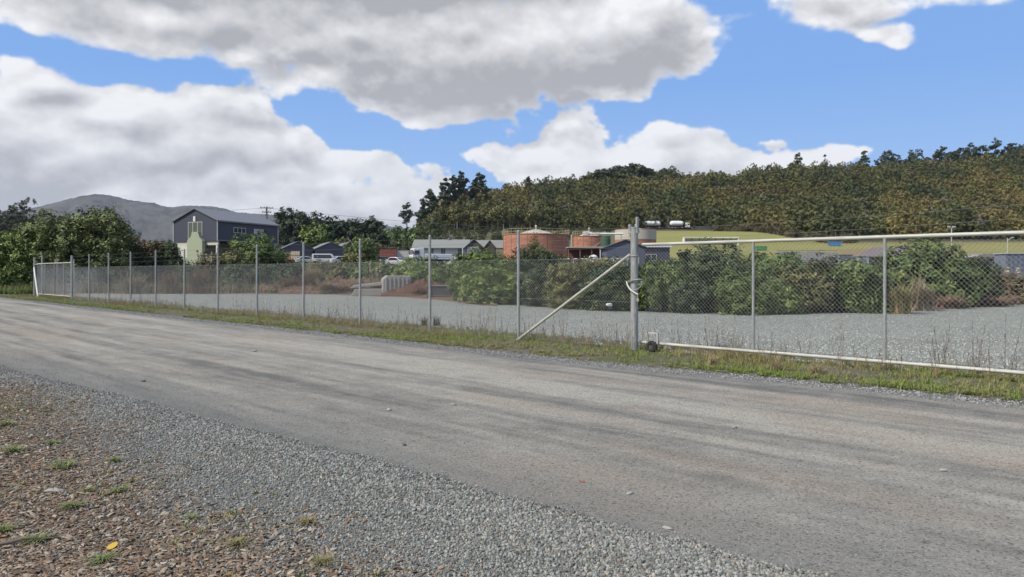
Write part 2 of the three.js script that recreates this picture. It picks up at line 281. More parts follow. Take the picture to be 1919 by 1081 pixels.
{
  const g = sheet(220, 10, (a, b) => { const u = mix(-0.66, -0.02, a), d = tab(YF, u) - 0.3 - 1.2 * fbm2(u * 40, 3, 3) + b * 7; return [u * d, 0.012 + 0.25 * b * n2(u * 60, b * 4) * (0.2 + b), -d]; },
    (x, d) => mix3([0.20, 0.105, 0.065], [0.34, 0.21, 0.14], fbm2(x * 0.7, d * 0.7, 4)));
  structure('soil_strip', g, ground(soilTex, 0.03), 'strip of scraped red soil along the back of the yard', 'soil');
}

// ------------------------------------------------------------------ loose stones and bark litter (nobody could count them)
function stoneGeo(seed, flat) {
  const g = new THREE.IcosahedronGeometry(1, 0), p = g.attributes.position, r = rng(seed), seen = {};
  for (let i = 0; i < p.count; i++) { const k = [p.getX(i), p.getY(i), p.getZ(i)].map((v) => v.toFixed(2)).join(); const f = seen[k] ??= 0.65 + 0.6 * r(); p.setXYZ(i, p.getX(i) * f * 1.15, p.getY(i) * f * flat, p.getZ(i) * f * 0.85); }
  g.computeVertexNormals(); return g;
}
function scatter(name, label, category, g, m, list) {   // list of [x,y,z, sx,sy,sz, rx,ry,rz, rgb]
  const o = new THREE.InstancedMesh(g, m, list.length), d = new THREE.Object3D(), c = new THREE.Color();
  list.forEach((q, i) => { d.position.set(q[0], q[1], q[2]); d.scale.set(q[3], q[4], q[5]); d.rotation.set(q[6], q[7], q[8]); d.updateMatrix(); o.setMatrixAt(i, d.matrix); o.setColorAt(i, c.setRGB(...q[9])); });
  o.name = numbered(name); shadow(o); tag(o, label, category, null, 'stuff'); scene.add(o); return o;
}
{
  const r = rng(101), stones = [], chips = [], road = [];
  for (let k = 0; k < 520000; k++) {
    const d = 3.2 + 11 * r() ** 1.15, x = mix(-0.8, 0.55, r()) * d, [s, t] = st(x, d), e = roadNear(s) - t;
    if (e < -0.12 + 0.12 * n2(s * 5, t * 5)) continue;
    const b = bark(x, d), near = Math.exp(-(((e - 0.42) / 0.5) ** 2));
    if (r() > (1 - 0.72 * b) * (0.70 + 0.3 * near)) continue;
    const sz = (0.0032 + 0.0085 * r() ** 2.2) * (1 + 0.35 * near), v = 0.13 + 0.25 * r() ** 1.4, warm = r() < 0.10 ? 1 : 0;
    stones.push([x, shoulderY(x, d) + sz * 0.35, -d, sz, sz, sz, r() * 6, r() * 6, r() * 6, warm ? [v * 1.25, v, v * 0.8] : [v * 1.0, v * 1.0, v * 0.90]]);
  }
  scatter('gravel_stones', 'loose grey crushed stone on the near road shoulder', 'gravel', stoneGeo(3, 0.75), M([1, 1, 1], 0.9), stones);
  for (let k = 0; k < 120000; k++) {
    const d = 3.2 + 8.5 * r() ** 1.2, x = mix(-0.95, 0.25, r()) * d, b = bark(x, d), [s, t] = st(x, d);
    if (roadNear(s) - t < 0.3 || r() > b * (0.35 + 0.9 * fbm2(x * 1.4 + 3, d * 1.4, 3))) continue;
    const L = 0.010 + 0.022 * r() ** 2, c = r();
    const col = c < 0.45 ? [0.19, 0.122, 0.075] : c < 0.62 ? [0.26, 0.185, 0.12] : c < 0.88 ? [0.31, 0.265, 0.20] : [0.09, 0.068, 0.052];
    const f = 0.6 + 0.8 * r(); chips.push([x, shoulderY(x, d) + 0.006, -d, L, L * 0.22, L * (0.35 + 0.3 * r()), (r() - 0.5) * 0.9, r() * 6.3, (r() - 0.5) * 0.9, col.map((v) => v * f)]);
  }
  scatter('bark_litter', 'brown bark chips and dead leaves covering the near left ground', 'bark litter', stoneGeo(8, 1), M([1, 1, 1], 0.95), chips);
  for (let k = 0; k < 26000; k++) {
    const s = mix(-20, 30, r() ** 1.1), t = mix(roadNear(s) + 0.02, roadFar(s), r() < 0.35 ? 0.93 + 0.08 * r() : r() < 0.35 ? r() * 0.12 : r()), [x, d] = xd(s, t); if (d < 3.5) continue;
    const sz = 0.003 + 0.006 * r() ** 3, v = 0.16 + 0.22 * r(); road.push([x, 0.009 + sz * 0.3, -d, sz, sz, sz, r() * 6, r() * 6, r() * 6, [v * 1.02, v, v * 0.96]]);
  }
  for (let k = 0; k < 22000; k++) { const s = mix(-18, 34, r() ** 1.2), t = roadFar(s) + (r() + r() - 1) * 0.45 - 0.1, [x, d] = xd(s, t), sz = 0.006 + 0.012 * r() ** 2, v = 0.14 + 0.25 * r(); road.push([x, 0.012 + sz * 0.3, -d, sz, sz, sz, r() * 6, r() * 6, r() * 6, [v, v, v * 0.97]]); }
  for (let k = 0; k < 60000; k++) { const u = mix(-0.5, 0.72, r()), dn = 18.1 / (1 + u), d = dn + (tab(YF, u) - dn) * r() ** 2.2, sz = 0.008 + 0.013 * r() ** 2, v = 0.20 + 0.38 * r(); road.push([u * d, 0.008 + sz * 0.3, -d, sz, sz, sz, r() * 6, r() * 6, r() * 6, [v * 0.97, v, v * 0.93]]); }
  scatter('road_chippings', 'small loose chippings strewn over the unsealed road', 'gravel', stoneGeo(13, 0.8), M([1, 1, 1], 0.9), road);
}

// ------------------------------------------------------------------ foliage
// leaf faces spread through a set of lobes [cx,cy,cz, rx,ry,rz]; cols = list of leaf colours
function foliage(seed, lobes, n, size, cols, o = {}) {
  const r = rng(seed), P = [], C = [], I = [], vol = lobes.map((l) => Math.cbrt(l[3] * l[4] * l[5]) ** 2), sum = vol.reduce((a, b) => a + b, 0), up = o.up ?? 0.6, long = o.long ?? 1.5;
  const v = new THREE.Vector3(), a = new THREE.Vector3(), b = new THREE.Vector3(), w = new THREE.Vector3();
  const per = o.per ?? 26, cr = size * (o.clump ?? 4.2); let x0 = 0, y0 = 0, z0 = 0, nx = 0, ny = 0, nz = 0, tone = 1, pick = 0;
  for (let k = 0; k < n; k++) {
    if (k % per === 0) {        // a new spray of leaves somewhere on a lobe
      let t = r() * sum, li = 0; while (t > vol[li] && li < lobes.length - 1) t -= vol[li++];
      const l = lobes[li], th = r() * 6.2832, cz = r() * 2 - 1, sn = Math.sqrt(1 - cz * cz); nx = sn * Math.cos(th); ny = cz; nz = sn * Math.sin(th);
      const R = ((o.shell ?? 0.62) + (1 - (o.shell ?? 0.62)) * r() ** 0.6) * (0.82 + 0.36 * n3(nx * 2.6 + li * 7, cz * 2.6, nz * 2.6));
      x0 = l[0] + l[3] * R * nx; y0 = l[1] + l[4] * R * ny; z0 = l[2] + l[5] * R * nz; tone = 0.75 + 0.5 * r(); pick = r();
    }
    const x = x0 + (r() + r() + r() - 1.5) * cr, y = y0 + (r() + r() + r() - 1.5) * cr * 0.8, z = z0 + (r() + r() + r() - 1.5) * cr;
    if (y < (o.floor ?? 0.02)) continue;
    v.set(nx + (r() - 0.5) * 1.6, ny + up + (r() - 0.5) * 1.6, nz + (r() - 0.5) * 1.6).normalize();
    a.set(r() - 0.5, (r() - 0.5) * (o.upright ? 3 : 1), r() - 0.5).cross(v).normalize(); b.crossVectors(v, a);
    const q = size * (0.55 + 0.9 * r()), L = q * long, c = cols[Math.floor((0.6 * pick + 0.4 * r()) ** 1.5 * cols.length * 0.999)], f = (0.8 + 0.4 * r()) * tone, i0 = P.length / 3;
    w.copy(v).multiplyScalar(q * 0.25);
    P.push(x - a.x * L, y - a.y * L, z - a.z * L, x + b.x * q * 0.6 + w.x, y + b.y * q * 0.6 + w.y, z + b.z * q * 0.6 + w.z, x + a.x * L, y + a.y * L, z + a.z * L, x - b.x * q * 0.6 + w.x, y - b.y * q * 0.6 + w.y, z - b.z * q * 0.6 + w.z);
    for (let m = 0; m < 4; m++) C.push(c[0] * f, c[1] * f, c[2] * f);
    I.push(i0, i0 + 1, i0 + 2, i0, i0 + 2, i0 + 3);
  }
  return geo(P, C, I);
}
function lobesIn(seed, w, h, n, y0 = 0.25, o = {}) {      // lobes filling a rounded crown w wide, h tall, standing on the ground
  const r = rng(seed), L = [[0, h * 0.5, 0, w * 0.33, h * 0.42, w * 0.33]];
  for (let i = 0; i < n; i++) {
    const f = (i + 0.5) / n, y = mix(y0, 0.86, f) * h, env = Math.sqrt(Math.max(0.08, 1 - ((y / h - 0.42) / 0.62) ** 2)), a = i * 2.4 + r(), q = env * w * 0.34 * (0.5 + 0.6 * r()), s = w * (0.15 + 0.12 * r()) * (o.s ?? 1);
    L.push([Math.cos(a) * q, y, Math.sin(a) * q, s, s * (0.75 + 0.35 * r()), s]);
  }
  return L;
}
const GREEN = { lush: [[0.135, 0.165, 0.048], [0.18, 0.205, 0.065], [0.07, 0.10, 0.03], [0.19, 0.20, 0.08]], mid: [[0.099, 0.143, 0.034], [0.134, 0.185, 0.046], [0.063, 0.097, 0.028], [0.197, 0.227, 0.069]], bright: [[0.152, 0.218, 0.046], [0.215, 0.269, 0.069], [0.099, 0.151, 0.034], [0.287, 0.302, 0.108]], dark: [[0.050, 0.076, 0.028], [0.076, 0.101, 0.037], [0.036, 0.054, 0.022], [0.125, 0.134, 0.054]], olive: [[0.134, 0.138, 0.043], [0.179, 0.168, 0.058], [0.090, 0.097, 0.034], [0.233, 0.185, 0.085]], brown: [[0.152, 0.101, 0.050], [0.215, 0.143, 0.069], [0.099, 0.084, 0.039], [0.269, 0.202, 0.108]], pine: [[0.040, 0.064, 0.034], [0.061, 0.088, 0.040], [0.028, 0.043, 0.024], [0.099, 0.114, 0.053]] };
const BARKM = M([0.10, 0.075, 0.055], 0.95), PALEBARK = M([0.27, 0.245, 0.205], 0.9), DARKBARK = M([0.06, 0.048, 0.038], 0.95);
function stemsGeo(seed, n, h, spread, r0) {
  const r = rng(seed), g = [];
  for (let i = 0; i < n; i++) { const a = i * 2.4 + r(), q = spread * (0.4 + 0.6 * r()), k = [Math.cos(a) * q * 0.45, h * 0.5, Math.sin(a) * q * 0.45]; g.push(rod([Math.cos(a) * 0.06, -0.1, Math.sin(a) * 0.06], k, r0, r0 * 0.7, 6), rod(k, [Math.cos(a) * q, h, Math.sin(a) * q], r0 * 0.7, r0 * 0.25, 6)); }
  return mergeGeometries(g);
}
function shrub(seed, px, d, wpx, top, base, label, pal, o = {}) {       // a bush standing on the ground, given by how it shows
  const x = X(px, d), z = -d, y = gy(x, z), h = Y(top, d) - y, w = wpx / F * d;
  const t = thing(o.name ?? 'shrub', label, o.category ?? 'shrub', [x, y, z], seed, o.group);
  const leaf = o.leaf ?? clamp(0.0011 * d, 0.03, 0.15), n = Math.min(o.max ?? 15000, Math.round((o.dens ?? 1) * 1.9 * (w * h * 1.6 + w * w) / (leaf * leaf)));
  part(t, 'foliage', foliage(seed, o.lobes?.(w, h) ?? lobesIn(seed, w, h * 0.97, o.nl ?? 14, 0.12, o), n, leaf, GREEN[pal] ?? pal, { shell: 0.55, ...o.leafO }), LEAF);
  part(t, 'stem', stemsGeo(seed, 5, h * 0.7, w * 0.25, 0.035 + 0.006 * h), DARKBARK);
  return t;
}
function broadTree(seed, px, d, wpx, top, label, pal, o = {}) {
  const x = X(px, d), z = -d, y = gy(x, z), h = Y(top, d) - y, w = wpx / F * d, t = thing(o.name ?? 'tree', label, 'tree', [x, y, z], seed, o.group);
  const leaf = o.leaf ?? clamp(0.0019 * d, 0.08, 0.7), n = Math.min(o.max ?? 14000, Math.round((o.dens ?? 1) * 1.7 * (w * h * 1.6 + w * w) / (leaf * leaf)));
  part(t, 'crown', foliage(seed, lobesIn(seed, w, h * 0.98, o.nl ?? 20, o.y0 ?? 0.2), n, leaf, GREEN[pal] ?? pal, { shell: 0.5, clump: d > 150 ? 2.4 : 4.2, ...o.leafO }), LEAF);
  part(t, 'trunk', stemsGeo(seed, 4, h * 0.75, w * 0.25, h * 0.022), o.bark ?? BARKM);
  return t;
}
function pine(seed, px, d, wpx, top, label, o = {}) {    // tall conifer: bare lower trunk, whorls of drooping boughs with gaps
  const x = X(px, d), z = -d, y = gy(x, z) - 0.5, h = Y(top, d) - y, w = wpx / F * d, r = rng(seed), t = thing('pine_tree', label, 'tree', [x, y, z], 0, o.group);
  const L = [], g = [rod([0, 0, 0], [0.02 * h * (r() - 0.5), h * 0.97, 0], h * 0.016, h * 0.004, 7)], bare = o.bare ?? 0.35, nw = o.whorls ?? 9;
  for (let i = 0; i < nw; i++) {
    const f = (i + r() * 0.5) / nw, yy = h * mix(bare, 0.97, f), env = o.cone ? 1.05 - f * 0.95 : Math.sin(Math.PI * (0.22 + 0.72 * f)) * (0.75 + 0.5 * r()), nb = 3 + Math.floor(r() * 3);
    for (let k = 0; k < nb; k++) {
      const a = r() * 6.28, q = env * w * 0.5 * (0.55 + 0.45 * r()), e = [Math.cos(a) * q * 0.75, yy + h * 0.02 * (r() + 0.3), Math.sin(a) * q * 0.75];
      g.push(rod([0, yy - h * 0.01, 0], e, h * 0.004, h * 0.0015, 4)); const s = q * 0.42 + w * 0.035; L.push([e[0], e[1] + s * 0.1, e[2], s, s * (o.cone ? 0.36 : 0.55), s]);
    }
  }
  L.push([0, h * 0.965, 0, w * 0.07, h * 0.035, w * 0.07]);
  const leaf = (o.leaf ?? 0.0015 * d) * 0.6; part(t, 'crown', foliage(seed, L, 2.2 * (o.n ?? 1900), leaf, GREEN.pine, { shell: 0.25, long: 1.9, floor: 0.5, clump: 1.5, per: 12 }), LEAF); part(t, 'trunk', mergeGeometries(g), DARKBARK);
  return t;
}

// ------------------------------------------------------------------ fence and gate
const GALV = new THREE.MeshStandardMaterial({ map: mottle(3, [0.60, 0.605, 0.60], [0.42, 0.33, 0.25], 0.35), roughness: 0.55, metalness: 0.2 }), WIRE = M([0.34, 0.345, 0.335], 0.55, 0.15), RAIL = new THREE.MeshStandardMaterial({ map: mottle(7, [0.70, 0.695, 0.66], [0.45, 0.36, 0.27], 0.7), roughness: 0.6, metalness: 0.1 }), BARB = M([0.22, 0.21, 0.20], 0.7, 0.2), RUBBER = M([0.025, 0.025, 0.025], 0.9);
function chainLink(L, H, y0, pitch = 0.075, r = 0.0019) {     // straight crossing wires, two layers, clipped to the panel
  const P = [], I = [], seg = (x0, ya, x1, yb, z) => {
    const dx = x1 - x0, dy = yb - ya, l = Math.hypot(dx, dy); if (l < 0.02) return; const nx = -dy / l * r, ny = dx / l * r, b = P.length / 3;
    for (const [x, y] of [[x0, ya], [x1, yb]]) P.push(x + nx, y + ny, z - r * 0.6, x - nx, y - ny, z - r * 0.6, x, y, z + r * 1.2);
    for (const [i, j] of [[0, 1], [1, 2], [2, 0]]) I.push(b + i, b + j, b + 3 + j, b + i, b + 3 + j, b + 3 + i);
  };
  for (let k = -H; k < L; k += pitch) { const x0 = Math.max(0, k), x1 = Math.min(L, k + H); seg(x0, y0 + x0 - k, x1, y0 + x1 - k, 0.0022); seg(x0, y0 + H - (x0 - k), x1, y0 + H - (x1 - k), -0.0022); }
  return geo(P, null, I);
}
const FA = -Math.asin(AZ);                              // the fence's own x runs to the right and towards the road
const onFence = (s, t, y = 0) => { const [x, d] = xd(s, t); return [x, y, -d]; };
const SP = 3.25, bayMesh = chainLink(SP, 1.83, 0.06), postG = mergeGeometries([rod([0, -0.2, 0], [0, 2.54, 0], 0.034, 0.034, 10), new THREE.SphereGeometry(0.035, 10, 4, 0, 6.3, 0, 1.57).translate(0, 2.54, 0)]);
{
  const f = thing('chain_link_fence', 'long galvanised chain link fence topped with barbed wire along the road', 'fence', onFence(0, 0), FA);
  for (let n = 0; n <= 10; n++) part(f, 'post', postG, GALV).position.x = -SP * n;
  for (let n = -1; n < 11; n++) part(f, 'chain_link_panel', bayMesh, WIRE).position.set(-SP * (n + 1), 0, -0.045);
  const big = part(f, 'gate_post', mergeGeometries([rod([0, -0.2, 0], [0, 2.48, 0], 0.075, 0.075, 18), new THREE.CylinderGeometry(0.08, 0.08, 0.02, 18).translate(0, 2.49, 0)]), GALV, 'thick round gate post with forked bracket on top');
  big.position.x = SP;
  part(big, 'bracket', mergeGeometries([box(-0.125, -0.082, 2.30, 2.56, -0.03, 0.03), box(0.05, 0.09, 2.40, 2.70, -0.03, 0.03), box(-0.13, 0.10, 2.38, 2.42, -0.035, 0.035)]), GALV);
  part(big, 'clamp_band', new THREE.TorusGeometry(0.078, 0.012, 6, 20).rotateX(Math.PI / 2).translate(0, 1.92, 0), GALV);
  part(f, 'brace', mergeGeometries([rod([SP - 0.06, 1.95, 0.06], [0.02, 0.02, 0.10], 0.03, 0.03, 10)]), RAIL, 'slanting stay tube from gate post to the ground');
  part(f, 'corner_post', mergeGeometries([rod([0, -0.2, 0], [0, 2.56, 0], 0.06, 0.06, 12)]), GALV).position.x = -SP * 11;
  const r = rng(5);
  [2.10, 2.30, 2.50].forEach((y, k) => {
    const pts = []; for (let i = 0; i <= 48; i++) { const x = SP - i * SP / 4; pts.push([x, y - 0.012 * Math.sin(Math.PI * (i % 4) / 4) + 0.004 * r(), 0.04]); }
    const w = part(f, 'barbed_wire', tube(pts, 0.0022, 200, 3), BARB), g = [];
    for (let x = SP - 0.1; x > -SP * 11; x -= 0.16) g.push(rod([x, y - 0.018, 0.028], [x + 0.008, y + 0.014, 0.052], 0.0013, 0.0013, 3));
    const b = part(w, 'barbs', mergeGeometries(g), BARB); b.userData.kind = 'stuff';
  });
  [0.10, 1.0, 1.88].forEach((y) => part(f, 'line_wire', rod([SP, y, -0.04], [-SP * 11, y, -0.04], 0.002, 0.002, 4), WIRE));
}
function slidingGate(x0, x1, ups, label, pos, name, o = {}) {
  const t = thing(name, label, 'gate', pos, FA), r = 0.031, yb = 0.20, yt = 2.15;
  part(t, 'top_rail', mergeGeometries([rod([x0, yt, 0], [x1, yt, 0], r, r, 12)]), RAIL);
  part(t, 'bottom_rail', mergeGeometries([rod([x0, yb, 0], [x1, yb, 0], r, r, 12)]), RAIL);
  for (const x of ups) part(t, 'upright', rod([x, yb, 0.001], [x, yt, 0.001], 0.025, 0.025, 10), GALV);
  part(t, 'chain_link_panel', chainLink(x1 - x0 - 0.1, yt - yb, yb), WIRE).position.set(x0 + 0.05, 0, -0.036);
  if (o.wheel) {
    const fr = part(t, 'wheel_frame', mergeGeometries([box(x0 + 0.17, x0 + 0.20, 0.16, 0.42, 0.04, 0.07), box(x0 + 0.40, x0 + 0.43, 0.16, 0.42, 0.04, 0.07), box(x0 + 0.20, x0 + 0.40, 0.39, 0.42, 0.041, 0.069)]), RAIL, 'small white square frame carrying the gate wheel');
    const w = part(t, 'wheel', new THREE.TorusGeometry(0.075, 0.05, 10, 22).translate(x0 + 0.335, 0.14, 0.13), RUBBER, 'small dark rubber gate wheel');
    part(w, 'hub', new THREE.CylinderGeometry(0.042, 0.042, 0.08, 14).rotateX(Math.PI / 2).translate(x0 + 0.335, 0.14, 0.13), M([0.10, 0.09, 0.085], 0.7, 0.3));
    part(fr, 'axle_bracket', box(x0 + 0.32, x0 + 0.35, 0.13, 0.39, 0.071, 0.079), GALV);
  }
  return t;
}
slidingGate(SP + 0.08, SP + 9.4, [5.72, 7.92, 10.1, 12.3], 'wide sliding mesh gate with white tube rails and a small wheel', onFence(0, 0.13), 'sliding_gate', { wheel: true });
slidingGate(0.1, SP * 2.6 - 0.1, [2.1, 4.2, 6.3, 0.12], 'distant mesh gate with white top rail at the far left end of the fence', onFence(SP * 13.6, 0.13), 'sliding_gate');
{
  const t = thing('fence_end_post', 'pair of steel end posts with a white slanting stay at the far left', 'fence post', onFence(SP * 13.6, 0), FA);
  part(t, 'post', rod([0, -0.2, 0], [0, 2.56, 0], 0.06, 0.06, 12), GALV); part(t, 'post', rod([0.55, -0.2, -0.3], [0.55, 2.7, -0.3], 0.05, 0.05, 12), GALV); part(t, 'stay', rod([0.1, 1.9, 0.05], [2.0, 0.02, 0.25], 0.045, 0.045, 10), M([0.66, 0.66, 0.64], 0.6)); part(t, 'cross_rail', rod([0, 2.1, 0], [0.55, 2.1, -0.3], 0.03, 0.03, 8), GALV);
  const b = thing('side_fence', 'short mesh side fence running back from the far left gate', 'fence', [-31, 0, -48.9], Math.atan2(11, -2.4));
  for (let i = 1; i <= 4; i++) part(b, 'post', postG, GALV).position.x = i * SP;
  for (let i = 0; i < 4; i++) part(b, 'chain_link_panel', bayMesh, WIRE).position.set(i * SP, 0, -0.045);
}
{ // looped security cable round the gate post
  const [cx, cd] = xd(-SP, 0), t = thing('security_cable', 'pale looped cable and chain tied round the thick gate post', 'cable', [cx, 0, -cd], FA), white = M([0.62, 0.62, 0.55], 0.6), ch = M([0.30, 0.30, 0.29], 0.45, 0.5), pts = [];
  for (let i = 0; i < 14; i++) { const a = i / 14 * 6.283; pts.push([Math.cos(a) * 0.10 + (Math.cos(a) > 0 ? 0.12 * Math.cos(a) : 0.02 * Math.cos(a)), 1.43 + 0.03 * Math.sin(a * 2), Math.sin(a) * 0.10]); }
  part(t, 'loop', tube(pts, 0.013, 60, 6, true), ch); part(t, 'cable', tube([[-0.125, 1.42, 0.09], [-0.10, 1.36, 0.10], [-0.03, 1.27, 0.11], [0.06, 1.21, 0.11], [0.15, 1.16, 0.09]], 0.015, 24, 6), white);
  part(t, 'cable', tube([[0.21, 1.43, 0.03], [0.20, 1.34, 0.05], [0.14, 1.27, 0.08], [0.05, 1.25, 0.10]], 0.010, 24, 6), ch); part(t, 'padlock', mergeGeometries([rbox(0.12, 0.17, 1.02, 1.08, 0.07, 0.10, 0.008), rod([0.145, 1.08, 0.085], [0.15, 1.17, 0.088], 0.008, 0.008, 6)]), M([0.5, 0.46, 0.3], 0.4, 0.6));
}

// ------------------------------------------------------------------ shrubs behind the yard (nearest first)
const hedge = 'shrubs along the back of the yard';
[
  [870, 42, 82, 486, 'mid', 'left end shrub of the hedge, pale green, beside the concrete rubble'], [925, 37.5, 118, 503, 'bright', 'bright green rounded bush at the left front of the hedge'], [895, 51, 120, 474, 'mid', 'mid green bush behind the bright rounded bush'],
  [1005, 46, 120, 468, 'dark', 'dark bush below the big red tank'], [1010, 35, 105, 500, 'dark', 'shadowy bush behind the fence post with the stay foot'], [1075, 33, 120, 492, 'olive', 'olive bush right of the stay foot'], [1150, 31.5, 120, 500, 'dark', 'dark bush in the middle of the hedge behind the slanting stay'], [1120, 38, 130, 486, 'olive', 'olive bush under the dark blue shed'],
  [1245, 30.5, 125, 482, 'mid', 'green bush just right of the gate post'], [1320, 31, 150, 461, 'dark', 'tallest dark bush behind the gate, left part'], [1395, 28.6, 120, 520, 'mid', 'low green bush behind the first gate upright'], [1445, 31.5, 150, 474, 'mid', 'broad green bush in the centre of the gate'],
  [1505, 29.5, 125, 492, 'olive', 'olive green bush right of the broad bush'], [1545, 30.5, 105, 484, 'dark', 'dark bush with brownish top left of the hedge gap'], [1615, 29.5, 90, 488, 'mid', 'leafy bush standing alone left of the second gate upright'], [1465, 28.8, 90, 545, 'bright', 'small bright bush at the foot of the hedge behind the gate'], [1290, 29.3, 90, 530, 'dark', 'low dark bush at the hedge foot near the gate post'],
  [1735, 35.5, 165, 462, 'mid', 'spreading bush behind the brown flax'], [1800, 37, 120, 490, 'dark', 'dark arching bush right of the brown flax'], [1872, 39, 100, 528, 'brown', 'rust brown bush at the right edge'], [1925, 40, 90, 520, 'olive', 'olive bush cut by the right edge of the picture'],
].forEach(([px, d, w, top, pal, label], i) => shrub(300 + i, px, d, w, top, 0, label, pal, { group: hedge, leaf: (0.028 + 0.0005 * d) * (0.85 + 0.5 * ((i * 7) % 5) / 4), nl: 16 + (i * 5) % 17, s: 0.75 + 0.5 * ((i * 3) % 4) / 3, max: 26000, dens: 1.0, leafO: { long: 1.2 + (i * 5 % 4) * 0.35, upright: i % 3 === 1, clump: 3 + (i % 4) } }));
shrub(351, 1003, 47, 60, 441, 0, 'feathery young tree rising in front of the big red tank', 'olive', { name: 'sapling', category: 'tree', dens: 0.55, leaf: 0.05, leafO: { shell: 0.2, upright: true }, lobes: (w, h) => [[0, h * 0.3, 0, w * 0.5, h * 0.3, w * 0.4], [-0.2, h * 0.55, 0, w * 0.38, h * 0.2, w * 0.3], [0.35, h * 0.66, 0.1, w * 0.26, h * 0.14, w * 0.2], [-0.15, h * 0.8, 0, w * 0.17, h * 0.14, w * 0.14], [-0.05, h * 0.93, 0, w * 0.07, h * 0.08, w * 0.06], [0.5, h * 0.8, 0, w * 0.10, h * 0.08, w * 0.08]] });
// left: the big round trees by the road end
[
  [186, 63, 118, 380, 'lush', 'tallest round green tree beside the far left gate'], [112, 62, 125, 396, 'lush', 'broad leafy tree left of the tallest round tree'], [62, 61, 95, 415, 'bright', 'bright green tree standing above the road end'], [10, 60, 95, 432, 'bright', 'lower pale green tree cut by the left edge'], [-40, 62, 100, 420, 'mid', 'dark tree mostly outside the left edge'],
  [225, 66, 70, 420, 'dark', 'dark green tree on the right flank of the round trees'],
].forEach(([px, d, w, top, pal, label], i) => broadTree(400 + i, px, d, w, top, label, pal, { group: 'round trees at the road end', leaf: 0.085, nl: 44, y0: 0.05, max: 36000 }));
[
  [275, 69, 90, 446, 'brown', 'brownish scrub bush left of the blue building'], [315, 68, 60, 455, 'dark', 'dark scrub bush under the blue gable'], [250, 66, 60, 462, 'dark', 'dark low bush behind the side fence'], [478, 84, 92, 438, 'mid', 'green bush in front of the blue building wall'], [515, 86, 60, 462, 'mid', 'small green bush right of the blue building bush'], [440, 72, 70, 470, 'olive', 'olive bush behind the dry brush'],
  [395, 70, 60, 476, 'olive', 'low olive bush below the blue building corner'], [680, 88, 80, 448, 'mid', 'green tree beside the parked cars'], [655, 80, 55, 470, 'olive', 'olive bush left of the tree by the cars'], [700, 66, 110, 500, 'mid', 'low green bush behind the concrete block'], [785, 62, 120, 498, 'bright', 'bright green bush right of the concrete block'], [840, 60, 90, 498, 'mid', 'green bush below the white walled building'], [620, 66, 95, 497, 'olive', 'low olive bush behind the dirt heap'], [540, 66, 90, 500, 'dark', 'dark low bush behind the dry grass heap'], [465, 64, 100, 502, 'dark', 'dark low bush behind the third back fence bay'], [350, 66, 95, 500, 'dark', 'dark low bush behind the reddish twigs'], [575, 74, 60, 490, 'mid', 'small green bush in front of the parked van'],
].forEach(([px, d, w, top, pal, label], i) => shrub(430 + i, px, d, w, top, 0, label, pal, { group: 'bushes behind the back of the yard', leaf: 0.05 + 0.0006 * d, nl: 16, max: 14000 }));

// ------------------------------------------------------------------ pampas, flax, dry brush
function blades(seed, n, h, spread, w, cols, lean = 0.5) {      // long strap leaves from one root
  const r = rng(seed), P = [], C = [], I = [];
  for (let k = 0; k < n; k++) {
    const a = r() * 6.283, L = h * (0.5 + 0.5 * r()), out = spread * (0.2 + 0.8 * r()), sx = Math.cos(a), sz = Math.sin(a), wx = -sz * w * (0.5 + r()), wz = sx * w * (0.5 + r()), b = P.length / 3, c = cols[Math.floor(r() * cols.length)], f = 0.7 + 0.6 * r(), bx = (r() - 0.5) * spread * 0.5, bz = (r() - 0.5) * spread * 0.5;
    for (let i = 0; i <= 3; i++) { const t = i / 3, x = bx + sx * out * t * t, z = bz + sz * out * t * t, y = L * (t - lean * t * t * t * (out / spread) * 0.6), q = 1 - t * 0.9; P.push(x - wx * q, y, z - wz * q, x + wx * q, y, z + wz * q); C.push(c[0] * f, c[1] * f, c[2] * f, c[0] * f, c[1] * f, c[2] * f); }
    for (let i = 0; i < 3; i++) { const e = b + i * 2; I.push(e, e + 1, e + 2, e + 1, e + 3, e + 2); }
  }
  return geo(P, C, I);
}
function pampas(seed, px, d, base, tops, label) {
  const x = X(px, d), z = -d, y = gy(x, z), t = thing('pampas_grass', label, 'grass', [x, y, z], seed, 'pampas clumps behind the fence');
  part(t, 'leaves', blades(seed, 240, 1.9, 1.3, 0.025, [[0.12, 0.13, 0.05], [0.18, 0.16, 0.08], [0.08, 0.09, 0.035]]), LEAF);
  tops.forEach(([tx, ty], i) => { const q = X(tx, d) - x, h = Y(ty, d) - y, p = part(t, 'plume', foliage(seed + i, [[q - 0.04, h - 0.4, 0, 0.08, 0.42, 0.08], [q + 0.03, h - 0.8, 0.03, 0.11, 0.4, 0.11]], 460, 0.035, [[0.55, 0.46, 0.34], [0.66, 0.57, 0.45], [0.45, 0.36, 0.26]], { shell: 0.1, upright: true, clump: 1.6 }), LEAF); part(p, 'stalk', rod([q * 0.2, 0, 0], [q, h - 0.7, 0], 0.015, 0.01, 5), M([0.35, 0.29, 0.18], 0.9)); });
}
pampas(501, 296, 68, 0, [[291, 465], [298, 472], [302, 480]], 'pampas grass with white plumes left of the blue building');
pampas(502, 328, 69, 0, [[323, 467], [331, 472]], 'pampas grass with short plumes below the blue gable');
pampas(503, 382, 68, 0, [[372, 465], [380, 468], [388, 474], [396, 470]], 'pampas grass with several pinkish plumes before the garage');
pampas(504, 695, 60, 0, [[691, 481]], 'pampas grass with a single pale plume near the cars');
pampas(505, 712, 61, 0, [[710, 485], [722, 492]], 'pampas grass with two low plumes near the silver car');
pampas(506, 1895, 41, 0, [[1880, 500], [1897, 503], [1905, 498]], 'pampas grass with straw plumes by the weathered shed');
